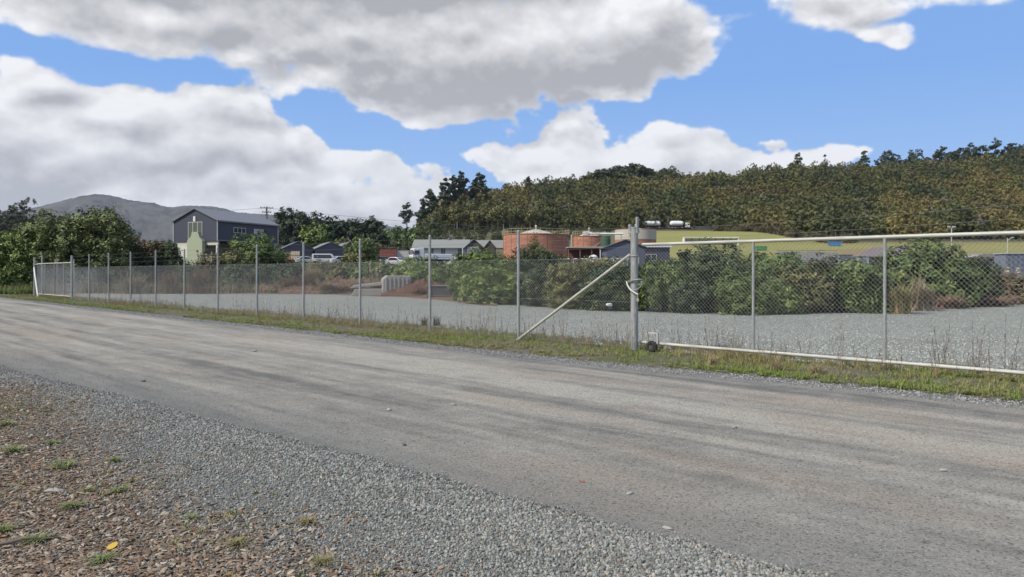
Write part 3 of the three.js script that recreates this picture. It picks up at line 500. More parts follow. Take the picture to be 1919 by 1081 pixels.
function brush(seed, px, d, w, h, n, cols, label, name = 'brush_pile', cat = 'brush') {
  const x = X(px, d), z = -d, r = rng(seed), g = [], t = thing(name, label, cat, [x, gy(x, z), z], 0);
  part(t, 'dry_leaves', blades(seed, n, h, w * 0.45, 0.02, cols, 0.8), LEAF);
  for (let i = 0; i < 46; i++) { const a = r() * 6.28, q = w * 0.5 * r(), e = [Math.cos(a) * q, h * (0.3 + 0.8 * r()), Math.sin(a) * q * 0.6]; g.push(rod([(r() - 0.5) * w * 0.6, -0.05, (r() - 0.5) * w * 0.3], e, 0.022, 0.008, 5)); }
  part(t, 'twigs', mergeGeometries(g), M(cols[0], 0.95));
}
const STRAW = [[0.30, 0.225, 0.14], [0.22, 0.15, 0.09], [0.38, 0.30, 0.19]], RUSTY = [[0.21, 0.12, 0.08], [0.28, 0.18, 0.115], [0.14, 0.085, 0.06]];
brush(511, 250, 55, 3.4, 1.7, 1300, STRAW, 'pile of pale dry brush left of the reddish twigs');
brush(512, 318, 55.2, 2.6, 1.9, 900, RUSTY, 'pile of reddish dead twigs behind the fence');
brush(513, 372, 55.4, 3.2, 2.3, 1200, RUSTY, 'spiky heap of dead branches below the garage');
brush(514, 585, 57, 3.0, 2.5, 1500, STRAW, 'tall heap of straw coloured dry grass at the dirt heap');
brush(515, 545, 57, 3.0, 1.6, 900, RUSTY, 'rusty dry brush left of the straw heap');
brush(521, 640, 55.4, 3.0, 0.8, 500, RUSTY, 'scatter of rusty dead twigs on the dirt heap', 'dead_twigs', 'twigs');
brush(522, 612, 55.2, 2.4, 1.2, 600, STRAW, 'straw coloured grass tuft spilling down the dirt heap', 'dry_tuft', 'grass');
brush(523, 668, 56, 2.6, 1.1, 500, STRAW, 'dry grass on top of the dirt heap', 'dry_tuft', 'grass');
brush(524, 790, 49.5, 2.4, 0.8, 360, RUSTY, 'dark dead twigs on the red heap right of the block', 'dead_twigs', 'twigs');
brush(516, 705, 55, 2.2, 1.5, 600, STRAW, 'dry grass behind the concrete block');
brush(517, 1725, 31, 1.9, 1.5, 900, [[0.34, 0.27, 0.18], [0.27, 0.20, 0.13], [0.42, 0.34, 0.23]], 'dry straw coloured weeds right of the flax');
brush(518, 1780, 33, 2.6, 0.7, 600, [[0.30, 0.19, 0.13], [0.36, 0.26, 0.18]], 'low pinkish brown dead weeds at the yard edge', 'dead_weeds', 'weeds');
brush(519, 1860, 35, 3.0, 0.55, 600, [[0.30, 0.19, 0.13], [0.36, 0.26, 0.18]], 'flat pinkish dead weeds near the right edge', 'dead_weeds', 'weeds');
brush(520, 1652, 34, 1.4, 1.4, 500, STRAW, 'straw coloured weeds in the hedge gap', 'dead_weeds', 'weeds');
{
  const d = 28.7, x = X(1688, d), t = thing('flax_bush', 'brown and yellow flax bush with long strap leaves right of second gate upright', 'flax', [x, 0, -d]);
  part(t, 'strap_leaves', blades(530, 330, 1.55, 1.0, 0.028, [[0.30, 0.20, 0.11], [0.22, 0.19, 0.07], [0.36, 0.30, 0.13], [0.16, 0.17, 0.05]], 0.8), LEAF); part(t, 'green_leaves', blades(531, 60, 0.8, 0.7, 0.03, [[0.22, 0.26, 0.05], [0.34, 0.36, 0.10]], 0.9), LEAF);
}
// ------------------------------------------------------------------ dirt heap, concrete rubble
function mound(seed, px, d, w, depth, h, col, name, label, cat) {
  const r = rng(seed), x0 = X(px, d), g = sheet(130, 60, (a, b) => { const u = a * 2 - 1, v = b * 2 - 1, k = Math.max(0, 1 - u * u * (0.8 + 0.2 * u)) ** 0.6 * Math.max(0, 1 - v * v) ** 0.8, n = fbm2(u * w * 0.5 + seed, v * depth * 0.5, 3), m = fbm2(u * w * 2.2 + seed, v * depth * 2.2, 4), y = h * k * (0.1 + 1.25 * n + 0.55 * (m - 0.5)) - 0.06; return [u * w / 2, y, -v * depth / 2]; }, (x, z) => mix3(col[0], col[1], ss(0.3, 0.7, fbm2(x * 2.4 + seed, z * 2.4, 4))));
  const t = thing(name, label, cat, [x0, gy(x0, -d), -d]); part(t, 'soil', g, ground(soilTex, 0.04));
  const cl = []; for (let i = 0; i < 150; i++) { const q = stoneGeo(seed + i, 0.8), s = 0.05 + 0.2 * r() ** 2, f = r(); q.rotateY(r() * 6).scale(s * 1.3, s, s).translate((r() - 0.5) * w * 0.85, h * 0.5 * f, depth * (0.40 - 0.32 * f)); cl.push(q); }
  const c = part(t, 'clods', mergeGeometries(cl), M(col[1], 0.95)); c.userData.kind = 'stuff';
}
mound(541, 655, 57.5, 9.5, 5, 1.3, [[0.16, 0.085, 0.055], [0.30, 0.19, 0.12]], 'dirt_heap', 'heap of red brown soil left of the concrete block', 'dirt heap');
mound(542, 790, 51, 5, 3.6, 1.25, [[0.15, 0.075, 0.05], [0.24, 0.13, 0.09]], 'dirt_heap', 'dark red dirt heap right of the concrete block', 'dirt heap');
mound(543, 560, 58, 7, 3.4, 0.9, [[0.17, 0.10, 0.07], [0.30, 0.21, 0.14]], 'dirt_heap', 'low brown dirt heap under the straw heap', 'dirt heap');
{
  const conc = new THREE.MeshStandardMaterial({ map: mottle(21, [0.60, 0.585, 0.56], [0.40, 0.37, 0.33], 0.9), roughness: 0.95 }), dk = M([0.075, 0.07, 0.07], 0.9);
  const t = thing('concrete_block', 'broken grey concrete culvert block on the dirt heap', 'concrete block', [X(741, 50.5), 0, -50.5], 0.3); part(t, 'wall', extrude([[-0.95, 0], [0.55, 0], [0.95, 0.5], [0.98, 1.36], [-0.6, 1.38], [-0.9, 1.15]], 1.2, 0.05), conc); for (let i = 0; i < 6; i++) part(t, 'rib', rbox(-0.75 + i * 0.28, -0.63 + i * 0.28, 0.15, 1.2, 0.58, 0.66, 0.02), conc);
  const s = thing('concrete_slab', 'tilted pale concrete slab left of the culvert block', 'concrete slab', [X(692, 50.5), 0.0, -50.5], 0.15); part(s, 'upper_slab', extrude([[-1.3, 0.52], [1.2, 0.74], [1.2, 0.98], [-1.0, 0.74]], 1.0, 0.04), conc); part(s, 'lower_slab', extrude([[-1.2, 0], [0.9, 0], [1.0, 0.5], [-0.9, 0.48]], 1.1, 0.04), M([0.30, 0.27, 0.235], 0.9));
  const k = thing('precast_trough', 'dark precast trough at the left end of the hedge', 'trough', [X(822, 47), 0, -47], 0.1); part(k, 'body', extrude([[-0.75, 0], [0.7, 0], [0.85, 0.7], [-0.7, 0.72]], 0.9, 0.04), dk); part(k, 'rim', rbox(-0.78, 0.88, 0.71, 0.78, -0.5, 0.5, 0.03), M([0.16, 0.15, 0.14], 0.9));
  const rr = rng(9); const l = thing('litter_bag', 'white plastic bag caught low in the hedge behind the stay', 'litter', [X(1136, 30.2), 0.32, -29.4]); const g = new THREE.IcosahedronGeometry(0.10, 3), p = g.attributes.position; for (let i = 0; i < p.count; i++) { const f = 0.6 + 0.8 * n3(p.getX(i) * 16, p.getY(i) * 16, p.getZ(i) * 16); p.setXYZ(i, p.getX(i) * f * 1.35, p.getY(i) * f * 0.6, p.getZ(i) * f); } g.computeVertexNormals(); part(l, 'bag', g, M([0.75, 0.75, 0.76], 0.5));
}

// ------------------------------------------------------------------ buildings
const gableRoof = (w, l, eave, ridge, over = 0.3, th = 0.12) => { const k = (ridge - eave) / (w / 2), e = w / 2 + over, ye = eave - over * k; return extrude([[-e, ye], [0, ridge], [e, ye], [e, ye + th], [0, ridge + th], [-e, ye + th]], l); };
const gableWall = (w, l, y0, eave, ridge) => extrude([[-w / 2, y0], [w / 2, y0], [w / 2, eave], [0, ridge - 0.01], [-w / 2, eave]], l);
const GLASS = M([0.03, 0.035, 0.045], 0.12), FRAME = M([0.6, 0.6, 0.58], 0.6), WHITE = M([0.72, 0.72, 0.70], 0.6), NAVY = M([0.048, 0.054, 0.080], 0.6), NAVYROOF = M([0.17, 0.175, 0.195], 0.5, 0.1), TYRE = M([0.02, 0.02, 0.02], 0.9), STEEL = M([0.3, 0.31, 0.32], 0.4, 0.7);
function windowAt(parent, x0, x1, y0, y1, z, glass = GLASS, bars = 1) {   // a framed window on a wall that faces +z at z
  const f = 0.06, g = [box(x0, x1, y0, y0 + f, z - 0.02, z + 0.05), box(x0, x1, y1 - f, y1, z - 0.02, z + 0.05), box(x0, x0 + f, y0 + f, y1 - f, z - 0.02, z + 0.05), box(x1 - f, x1, y0 + f, y1 - f, z - 0.02, z + 0.05)];
  for (let i = 1; i < bars; i++) { const x = mix(x0, x1, i / bars); g.push(box(x - f / 2, x + f / 2, y0 + f, y1 - f, z - 0.02, z + 0.045)); }
  const w = part(parent, 'window', mergeGeometries(g), FRAME); for (let i = 0; i < bars; i++) part(w, 'pane', box(mix(x0, x1, i / bars) + 0.03, mix(x0, x1, (i + 1) / bars) - 0.03, y0 + 0.03, y1 - 0.03, z - 0.01, z + 0.02), glass); return w;
}
{ // two storey navy building with pale green stair tower
  const d = 108.3, x = -45.9, g = gy(x, -d), t = thing('two_storey_building', 'navy clad two storey building with pale green tower on its gable', 'building', [x, g, -d], -22 * Math.PI / 180), e = 9.0 - g, rg = 10.75 - g, f = 6.1 - g, L = 13, w = 8.2;
  part(t, 'upper_wall', gableWall(w, L, f, e, rg).translate(0, 0, -L / 2), NAVY); part(t, 'roof', gableRoof(w, L + 0.5, e + 0.02, rg + 0.02, 0.25, 0.14).translate(0, 0, -L / 2), NAVYROOF);
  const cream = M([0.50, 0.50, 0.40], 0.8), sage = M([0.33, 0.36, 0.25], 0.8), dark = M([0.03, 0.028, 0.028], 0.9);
  part(t, 'lower_wall', mergeGeometries([box(-3.6, -0.9, -1, f, -0.5, -0.2), box(-3.6, -3.3, -1, f, -L, -0.5), box(-3.3, 3.6, -1, f, -L, -L + 0.3), box(0.6, 4.0, f - 0.6, f, -0.45, -0.2)]), cream); for (const q of [[3.75, -0.35], [3.75, -6.5], [3.75, -12.6]]) part(t, 'column', box(q[0] - 0.12, q[0] + 0.12, -1, f, q[1] - 0.12, q[1] + 0.12), FRAME);
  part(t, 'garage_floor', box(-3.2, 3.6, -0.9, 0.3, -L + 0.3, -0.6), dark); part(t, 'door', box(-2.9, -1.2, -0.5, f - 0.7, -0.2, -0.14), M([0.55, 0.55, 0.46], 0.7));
  const tw = part(t, 'stair_tower', extrude([[-1.0, -1], [1.9, -1], [1.85, f], [1.35, f + 0.55], [1.0, f + 1.3], [-0.1, f + 1.3], [-0.25, f + 0.7], [-1.0, f]], 0.6, 0.02).translate(0, 0, 0.28), sage, 'pale sage green tower in the middle of the gable');
  windowAt(t, -1.3, 1.35, f + 0.15, e - 0.12, 0.02, M([0.09, 0.11, 0.085], 0.25), 3); part(t, 'gable_lamp', box(-0.3, 0.1, e - 0.05, e + 0.7, 0.0, 0.12), M([0.62, 0.62, 0.58], 0.6));
  for (const q of [[-4.14, 0.03], [4.14, 0.03], [4.14, -12.97]]) part(t, 'downpipe', rod([q[0], f, q[1]], [q[0], e, q[1]], 0.06, 0.06, 6), FRAME); part(t, 'gutter', rbox(4.2, 4.4, e - 0.16, e - 0.02, -L - 0.2, 0.2, 0.03), NAVYROOF);
  const sd = part(t, 'side_wall_trim', box(4.1, 4.13, f, f + 0.15, -L, 0), NAVYROOF);
  [[3.2, 5.7, 1.3, 2.1, GLASS], [7.5, 9.6, 1.0, 2.1, M([0.40, 0.43, 0.40], 0.25)]].forEach(([a, b, y0, y1, gl]) => { const w2 = windowAt(t, 0, b - a, 0, y1 - y0, 0, gl, 3); w2.rotation.y = Math.PI / 2; w2.position.set(4.11, f + y0, -a); });
}
function smallShed(name, label, px, d, turn, w, l, eave, ridge, wall, roof, o = {}) {
  const x = X(px, d), g = gy(x, -d), t = thing(name, label, o.category ?? 'shed', [x, g, -d], turn, o.group);
  part(t, 'wall', gableWall(w, l, -0.5, eave - g, ridge - g), wall); part(t, 'roof', gableRoof(w, l + 0.5, eave - g + 0.02, ridge - g + 0.02, o.over ?? 0.4, 0.12), roof);
  for (const [x0, x1, y0, y1, m] of o.openings ?? []) { const q = part(t, 'opening', box(x0, x1, y0, y1, l / 2 - 0.02, l / 2 + 0.05), m ?? GLASS); part(q, 'frame', mergeGeometries([box(x0 - 0.06, x0, y0, y1, l / 2, l / 2 + 0.07), box(x1, x1 + 0.06, y0, y1, l / 2, l / 2 + 0.07), box(x0 - 0.06, x1 + 0.06, y1, y1 + 0.07, l / 2, l / 2 + 0.07)]), FRAME); }
  return t;
}
const SLATE = M([0.10, 0.108, 0.14], 0.55), PALEROOF = M([0.20, 0.205, 0.215], 0.5, 0.1);
{ // three low navy sheds in a row
  const d = 158; [[553, 46, 'first low navy roofed shed right of the blue building'], [613, 48, 'middle low navy roofed shed with a peaked gable'], [648, 46, 'right hand low navy roofed shed beside the green tree']].forEach(([px, w, label], i) => smallShed('low_shed', label, px, d + i * 2, 0.42, w / F * d * 1.15, 9, Y(467, d), Y(454.5, d), M([0.075, 0.08, 0.10], 0.7), i ? PALEROOF : SLATE, { group: 'row of low navy sheds', category: 'shed', openings: [[-1.5, -0.3, 0.2, 1.6], [0.2, 1.4, 0.2, 1.6, M([0.30, 0.31, 0.30], 0.6)]] }));
  const x = X(545, 150), t = thing('tan_fence', 'short pale tan timber screen before the low sheds', 'fence', [x, gy(x, -150), -150]); for (let i = 0; i < 9; i++) part(t, 'paling', box(-2.2 + i * 0.45, -1.8 + i * 0.45, 0, 2.4 + 0.2 * (i > 4), 0, 0.06), M(i > 4 ? [0.48, 0.40, 0.28] : [0.30, 0.20, 0.13], 0.9)); part(t, 'rail', box(-2.2, 1.85, 1.8, 1.9, 0.061, 0.12), M([0.25, 0.18, 0.12], 0.9));
}
{ // long white building with grey roof
  const d = 150, x = X(834, d), g = gy(x, -d), t = thing('long_white_building', 'long white walled building with grey roof left of the red tank', 'building', [x, g, -d]), e = Y(462, d) - g, rg = Y(450, d + 3) - g, x0 = X(776, d) - x, x1 = X(876, d) - x;
  const roofM = M([0.23, 0.235, 0.215], 0.8), wall = M([0.58, 0.58, 0.55], 0.8), dk = M([0.07, 0.06, 0.055], 0.8), red = M([0.13, 0.045, 0.04], 0.8);
  part(t, 'wall', gableWall(6, x1 - x0, -0.5, e, rg).rotateY(Math.PI / 2).translate((x0 + x1) / 2, 0, -3), wall); part(t, 'roof', gableRoof(6, x1 - x0 + 0.8, e + 0.02, rg + 0.02, 0.8).rotateY(Math.PI / 2).translate((x0 + x1) / 2, 0, -3), roofM);
  for (const [a, b] of [[783, 788], [806, 813], [826, 835], [858, 866]]) windowAt(t, X(a, d) - x, X(b, d) - x, 0.2, e - 0.2, 0.02, GLASS, 2);
  const g2 = X(889, d) - x, w2 = 30 / F * d; part(t, 'gable_wing', gableWall(w2, 7, -0.5, e, rg).translate(g2, 0, -2.6), dk); part(t, 'wing_roof', gableRoof(w2, 7.4, e + 0.03, rg + 0.03, 0.5).translate(g2, 0, -2.5), roofM); part(t, 'red_panel', box(g2 - 1.4, g2 + 1.4, 0.2, 1.9, 0.92, 0.98), red); windowAt(t, g2 - 1.4, g2 + 1.2, 2.0, e - 0.1, 0.93, M([0.2, 0.21, 0.22], 0.3), 3);
  const g3 = X(918, d) - x; part(t, 'gable_wing', gableWall(2.2, 6, -0.5, e - 0.1, rg - 0.2).translate(g3, 0, -3), dk); part(t, 'wing_roof', gableRoof(2.2, 6.4, e - 0.07, rg - 0.17, 0.5).translate(g3, 0, -3), roofM); windowAt(t, g3 - 0.7, g3 + 0.5, 0.8, 2.2, 0.02, M([0.45, 0.46, 0.45], 0.4), 2);
  part(t, 'link_roof', gableRoof(5, 9, e - 0.02, rg - 0.05, 0.5).rotateY(Math.PI / 2).translate(g3 + 0.5, 0, -4.5), roofM); const pt = rod([X(868, d) - x, -0.5, 1.6], [X(868, d) - x, e - 0.3, 1.6], 0.09, 0.09, 8); part(t, 'porch_post', pt, FRAME); part(t, 'roof_vent', mergeGeometries([rod([X(840, d) - x, rg - 0.2, -3], [X(840, d) - x, rg + 0.5, -3], 0.4, 0.3, 10)]), SLATE);
}
// ------------------------------------------------------------------ tanks
const TERRA = new THREE.MeshStandardMaterial({ map: mottle(31, [0.655, 0.455, 0.375], [0.70, 0.56, 0.47], 0.8), roughness: 0.9 }), TERRA2 = M([0.34, 0.15, 0.10], 0.85), PALEC = M([0.46, 0.42, 0.35], 0.85), SAND = M([0.42, 0.36, 0.20], 0.6);
function tank(label, px, d, wpx, rimPx, apexPx, o) {
  const x = X(px, d), g = gy(x, -d), R = wpx / 2 / F * d, rim = Y(rimPx, d - R) - g, ap = Y(apexPx, d) - g, t = thing('storage_tank', label, 'tank', [x, g, -d]), y1 = o.band ? Y(o.band, d - R) - g : rim;
  const n = 56; part(t, 'shell', new THREE.CylinderGeometry(R, R, y1 + 1, n, 1, true).translate(0, (y1 - 1) / 2, 0), o.m); if (o.band) part(t, 'upper_band', new THREE.CylinderGeometry(R + 0.08, R + 0.08, rim - y1, n, 1).translate(0, (rim + y1) / 2, 0), PALEC, 'weathered pale upper band');
  part(t, 'rim', new THREE.TorusGeometry(R + 0.02, 0.09, 6, n).rotateX(Math.PI / 2).translate(0, rim, 0), o.m); part(t, 'roof', new THREE.LatheGeometry([[0.01, ap], [R * 0.12, ap - 0.03], [R * 0.62, mix(ap, rim, 0.85)], [R * 0.66, rim + 0.05], [R, rim + 0.02]].map((p) => new THREE.Vector2(...p)), n), PALEC);
  for (let k = 0; k < (o.ribs ?? 0); k++) { const a = k / o.ribs * 6.283; part(t, 'joint_strip', box(-0.05, 0.05, -0.9, y1 - 0.1, 0, 0.04).translate(0, 0, R).rotateY(a), o.m2 ?? o.m); }
  part(t, 'vent', mergeGeometries([rod([0, ap - 0.1, 0], [0, ap + 0.6, 0], 0.16, 0.16, 10), new THREE.CylinderGeometry(0.12, 0.3, 0.3, 10).translate(0, ap + 0.75, 0)]), PALEC);
  if (o.rail) { const rl = part(t, 'railing', mergeGeometries([new THREE.TorusGeometry(R + 0.1, 0.035, 5, n).rotateX(Math.PI / 2).translate(0, rim + 1.05, 0), new THREE.TorusGeometry(R + 0.1, 0.03, 5, n).rotateX(Math.PI / 2).translate(0, rim + 0.55, 0)]), SAND); for (let k = 0; k < 34; k++) { const a = k / 34 * 6.283; part(rl, 'baluster', rod([Math.cos(a) * (R + 0.1), rim, Math.sin(a) * (R + 0.1)], [Math.cos(a) * (R + 0.1), rim + 1.08, Math.sin(a) * (R + 0.1)], 0.035, 0.035, 5), SAND); } }
  return { t, R, rim };
}
tank('largest terracotta round tank with pale cone roof and railing', 1004.5, 150, 123, 437.5, 430, { m: TERRA, m2: TERRA2, rail: true, ribs: 22 });
{
  const k = tank('middle terracotta tank with a diagonal stair, right of the largest', 1104, 166, 62, 442, 434, { m: TERRA, m2: TERRA2, rail: true, ribs: 14 });
  part(k.t, 'stair', mergeGeometries([...Array(14).keys()].map((i) => box(-2.2 + i * 0.36, -1.8 + i * 0.36, 0.7 + i * 0.29, 0.8 + i * 0.29, k.R + 0.1, k.R + 0.9)).concat([rod([-2.2, 1.7, k.R + 0.9], [2.8, 5.6, k.R + 0.9], 0.05, 0.05, 5)])), PALEC); part(k.t, 'pipe', rod([-k.R - 0.3, -0.5, 1], [-k.R - 0.3, k.rim + 0.4, 1], 0.16, 0.16, 8), PALEC);
}
tank('terracotta tank with weathered pale top band behind the gate post', 1191, 178, 76, 429, 427, { m: TERRA, m2: TERRA2, band: 448, ribs: 0 });
{
  const d = 158, x = X(1135, d), g = gy(x, -d), t = thing('green_silo', 'small dark green cylindrical tank between the terracotta tanks', 'tank', [x, g, -d]), h = Y(443, d) - g; part(t, 'shell', new THREE.CylinderGeometry(1.05, 1.05, h + 0.5, 24).translate(0, (h - 0.5) / 2, 0), M([0.05, 0.10, 0.06], 0.7)); part(t, 'lid', new THREE.ConeGeometry(1.08, 0.35, 24).translate(0, h + 0.176, 0), M([0.07, 0.12, 0.075], 0.7));
  const p = thing('pipe_bridge', 'pale pipe bridge running between the tank tops', 'pipe', [X(1140, 163), gy(X(1140, 163), -163), -163]), hy = Y(438, 163) - p.position.y; part(p, 'pipe', rod([-4.6, hy, 0], [3.2, hy, 0], 0.22, 0.22, 10), WHITE); for (const q of [-4.2, -0.6, 2.8]) part(p, 'support', box(q - 0.12, q + 0.12, -0.5, hy - 0.2, -0.12, 0.12), PALEC); part(p, 'valve', rbox(-5.6, -4.4, hy - 0.4, hy + 0.5, -0.4, 0.4, 0.1), WHITE);
}
{ // open low roofed shed
  const d = 128, x = X(1098, d), g = gy(x, -d), t = thing('open_shed', 'low flat roofed open shed with dark red inside beneath the middle tank', 'shed', [x, g, -d]), h = Y(464, d) - g; part(t, 'roof', box(-3.2, 3.2, h - 0.02, h + 0.16, -3.2, 0.3), M([0.42, 0.38, 0.33], 0.7)); part(t, 'back_wall', box(-3.1, 3.1, -0.5, h - 0.04, -3.1, -2.9), M([0.12, 0.035, 0.03], 0.8)); for (const q of [-3.0, -1, 1, 3.0]) part(t, 'post', box(q - 0.07, q + 0.07, -0.5, h - 0.03, -0.1, 0.05), M([0.2, 0.12, 0.1], 0.8)); part(t, 'low_wall', box(-3.1, 3.1, -0.5, 1.0, 0.06, 0.2), M([0.24, 0.16, 0.13], 0.9));
  const w = thing('water_bin', 'rounded white bin beside the open shed', 'bin', [X(1112, 122), gy(X(1112, 122), -122), -122]); part(w, 'body', new THREE.LatheGeometry([[0.01, 0], [0.7, 0], [0.78, 0.9], [0.5, 1.25], [0.01, 1.4]].map((p) => new THREE.Vector2(...p)), 20).translate(0, 0.6, 0), WHITE); part(w, 'stand', box(-0.6, 0.6, -0.3, 0.62, -0.5, 0.5), STEEL);
  smallShed('gabled_shed', 'navy shed with low gable left of the gate post', 1167, 118, 0, 70 / F * 118, 6, Y(464.5, 118), Y(451.5, 118), M([0.095, 0.108, 0.145], 0.65), M([0.065, 0.078, 0.105], 0.5), { over: 0.45, openings: [[0.9, 2.0, 0.1, 1.5, M([0.25, 0.28, 0.24], 0.6)], [-0.3, 0.3, 0.1, 1.1, GLASS]] });
  const d2 = 124, x2 = X(1228, d2), g2 = gy(x2, -d2), s = thing('flat_roofed_shed', 'dark shed with white roof edge right of the gate post', 'shed', [x2, g2, -d2]), h2 = Y(461, d2) - g2; part(s, 'wall', box(-2.4, 2.4, -0.5, h2 - 0.2, -4, 0), M([0.06, 0.06, 0.085], 0.7)); part(s, 'roof', box(-2.7, 2.7, h2 - 0.2, h2 + 0.05, -4.3, 0.4), WHITE); windowAt(s, -1.6, 0.2, 0.9, 2.0, 0.02, GLASS, 2);
  const d3 = 74, x3 = X(1110, d3), g3 = gy(x3, -d3), r = thing('white_rail_fence', 'thin white pipe rail behind the hedge below the tanks', 'fence', [x3, g3, -d3]), h3 = Y(485, d3) - g3; part(r, 'rail', rod([-3.4, h3, 0], [3.6, h3, 0], 0.05, 0.05, 8), WHITE); for (let i = 0; i < 6; i++) part(r, 'post', rod([-3.2 + i * 1.33, -0.2, 0], [-3.2 + i * 1.33, h3 + (i === 3 ? 0.9 : 0), 0], 0.045, 0.045, 6), WHITE);
}
// ------------------------------------------------------------------ things on the grassy bank
{
  const d = 240, x = X(1333, d), g = gy(x, -d), t = thing('white_framed_shelter', 'long low white framed shelter on the grassy bank', 'shelter', [x, g, -d]), L = 103 / F * d, h = Y(444, d) - g; part(t, 'back_panel', box(-L / 2 + 0.4, L / 2 - 0.4, 0.3, h - 0.5, -1.6, -1.4), M([0.42, 0.43, 0.42], 0.7)); part(t, 'roof', rbox(-L / 2, L / 2, h - 0.32, h, -2, 0.2, 0.1), WHITE); for (const k of [0, 1]) part(t, 'end_frame', box(-L / 2 + k * (L - 0.3), -L / 2 + 0.3 + k * (L - 0.3), -0.5, h - 0.33, -1.9, 0.1), WHITE); for (let i = 1; i < 7; i++) part(t, 'post', box(-L / 2 + i * L / 7 - 0.12, -L / 2 + i * L / 7 + 0.12, -0.5, h - 0.33, -0.1, 0.05), M([0.06, 0.06, 0.06], 0.7));
  const d2 = 212, x2 = X(1426, d2), b = thing('green_bin', 'bright green box at the foot of the grassy bank', 'container', [x2, gy(x2, -d2), -d2]); part(b, 'body', rbox(-1.6, 1.4, 0, 1.1, -1, 1, 0.08), M([0.06, 0.20, 0.08], 0.6)); part(b, 'lid', rbox(-1.65, 1.45, 1.1, 1.22, -1.05, 1.05, 0.05), M([0.05, 0.18, 0.06], 0.6));
  const d3 = 236, x3 = X(1564, d3), c = thing('blue_skip', 'bright blue skip on the bare earth of the bank', 'skip', [x3, gy(x3, -d3), -d3]); part(c, 'body', extrude([[-1.5, 0], [1.5, 0], [2.0, 1.25], [-2.0, 1.25]], 1.8, 0.04), M([0.06, 0.19, 0.44], 0.5)); part(c, 'rim', rbox(-2.05, 2.05, 1.24, 1.38, -0.95, 0.95, 0.04), M([0.12, 0.28, 0.55], 0.5));
  const w = thing('concrete_wall', 'long low grey concrete wall below the grassy bank', 'wall', [X(1512, 150), gy(X(1512, 150), -150), -150]); for (let i = 0; i < 6; i++) part(w, 'panel', box(-6 + i * 2, -4.03 + i * 2, -0.5, Y(471 + (i % 3), 150) - w.position.y, 0, 0.25), M([0.32 - 0.02 * (i % 2), 0.31 - 0.02 * (i % 2), 0.30], 0.9)); part(w, 'capping_rail', box(-6.1, 6.1, Y(470, 150) - w.position.y, Y(469, 150) - w.position.y, -0.05, 0.3), M([0.22, 0.20, 0.19], 0.8));
  [[1592, 104, 2.2, 483, [0.33, 0.35, 0.40], 'pale grey machine box left of the leafy lone bush'], [1612, 104, 1.6, 481, [0.40, 0.42, 0.45], 'light grey machine box close to the leafy lone bush'], [1580, 120, 2.4, 478, [0.28, 0.29, 0.31], 'mid grey machine box at the end of the concrete wall']].forEach(([px, dd, wd, top, col, label], i) => { const xx = X(px, dd), m = thing('machine_box', label, 'box', [xx, gy(xx, -dd), -dd], 0.1 * i); const h = Y(top, dd) - m.position.y; part(m, 'body', rbox(-wd / 2, wd / 2, -0.3, h, -0.8, 0.8, 0.05), M(col, 0.6)); part(m, 'door', rbox(-wd / 4, wd / 4, 0.1, h - 0.3, 0.79, 0.84, 0.02), M(col.map((v) => v * 0.5), 0.5)); part(m, 'lid', rbox(-wd / 2 - 0.1, wd / 2 + 0.1, h, h + 0.1, -0.9, 0.9, 0.04), M([0.2, 0.2, 0.21], 0.6)); });
  smallShed('dark_shed', 'dark low pitched shed behind the second gate upright', 1672, 112, 0.5, 6.5, 6, Y(480, 112), Y(464, 112), M([0.07, 0.075, 0.09], 0.8), M([0.16, 0.13, 0.13], 0.7), {});
  const d5 = 105, x5 = X(1866, d5), s = thing('weathered_shed', 'low weathered timber shed near the right edge', 'shed', [x5, gy(x5, -d5), -d5]), e = Y(482, d5) - s.position.y, k = Y(474, d5) - s.position.y, gr = M([0.26, 0.245, 0.23], 0.9); part(s, 'wall', box(-2.5, 2.2, -0.5, e, -3, 0), M([0.22, 0.22, 0.225], 0.9)); part(s, 'roof', extrude([[-3.4, e], [2.4, e + 0.1], [1.9, k], [-2.4, k - 0.15]], 4).translate(0, 0, -1.2), gr); part(s, 'eave_board', box(-3.3, 2.4, e - 0.25, e - 0.01, 0.82, 0.9), M([0.10, 0.09, 0.09], 0.9)); for (const q of [-2.3, -0.9, 0.4, 1.8]) part(s, 'post', box(q - 0.09, q + 0.09, -0.5, e - 0.26, 0.6, 0.8), M([0.13, 0.11, 0.10], 0.9));
  const d6 = 98, x6 = X(1912, d6), c6 = thing('shipping_container', 'blue grey container with pale roof at the right edge', 'container', [x6, gy(x6, -d6), -d6]), h6 = Y(474, d6) - c6.position.y; part(c6, 'body', box(-1.9, 4.5, 0, h6 - 0.15, -2.4, 0), M([0.16, 0.18, 0.235], 0.7)); part(c6, 'roof', rbox(-2.05, 4.65, h6 - 0.15, h6, -2.5, 0.15, 0.05), M([0.36, 0.38, 0.42], 0.6)); for (let i = 0; i < 10; i++) part(c6, 'corrugation', box(-1.7 + i * 0.6, -1.45 + i * 0.6, 0.2, h6 - 0.3, 0, 0.05), M([0.12, 0.135, 0.18], 0.7));
}
function lampPost(px, d, top, label, arms) { const x = X(px, d), g = gy(x, -d), t = thing('lamp_post', label, 'lamp post', [x, g, -d]), h = Y(top, d) - g, m = M([0.50, 0.48, 0.44], 0.6); part(t, 'pole', rod([0, -0.3, 0], [0, h, 0], 0.11, 0.08, 8), m); if (arms) { part(t, 'arm', box(-0.45, 0.45, h - 0.12, h, -0.06, 0.06), m); for (const k of [-0.42, 0.42]) part(t, 'lamp_head', rbox(k - 0.26, k + 0.26, h, h + 0.22, -0.16, 0.16, 0.05), m); } else { part(t, 'arm', rod([0, h - 0.4, 0], [0.7, h + 0.05, 0], 0.06, 0.05, 6), m); part(t, 'lamp_head', rbox(0.6, 1.1, h, h + 0.16, -0.12, 0.12, 0.04), m); } }
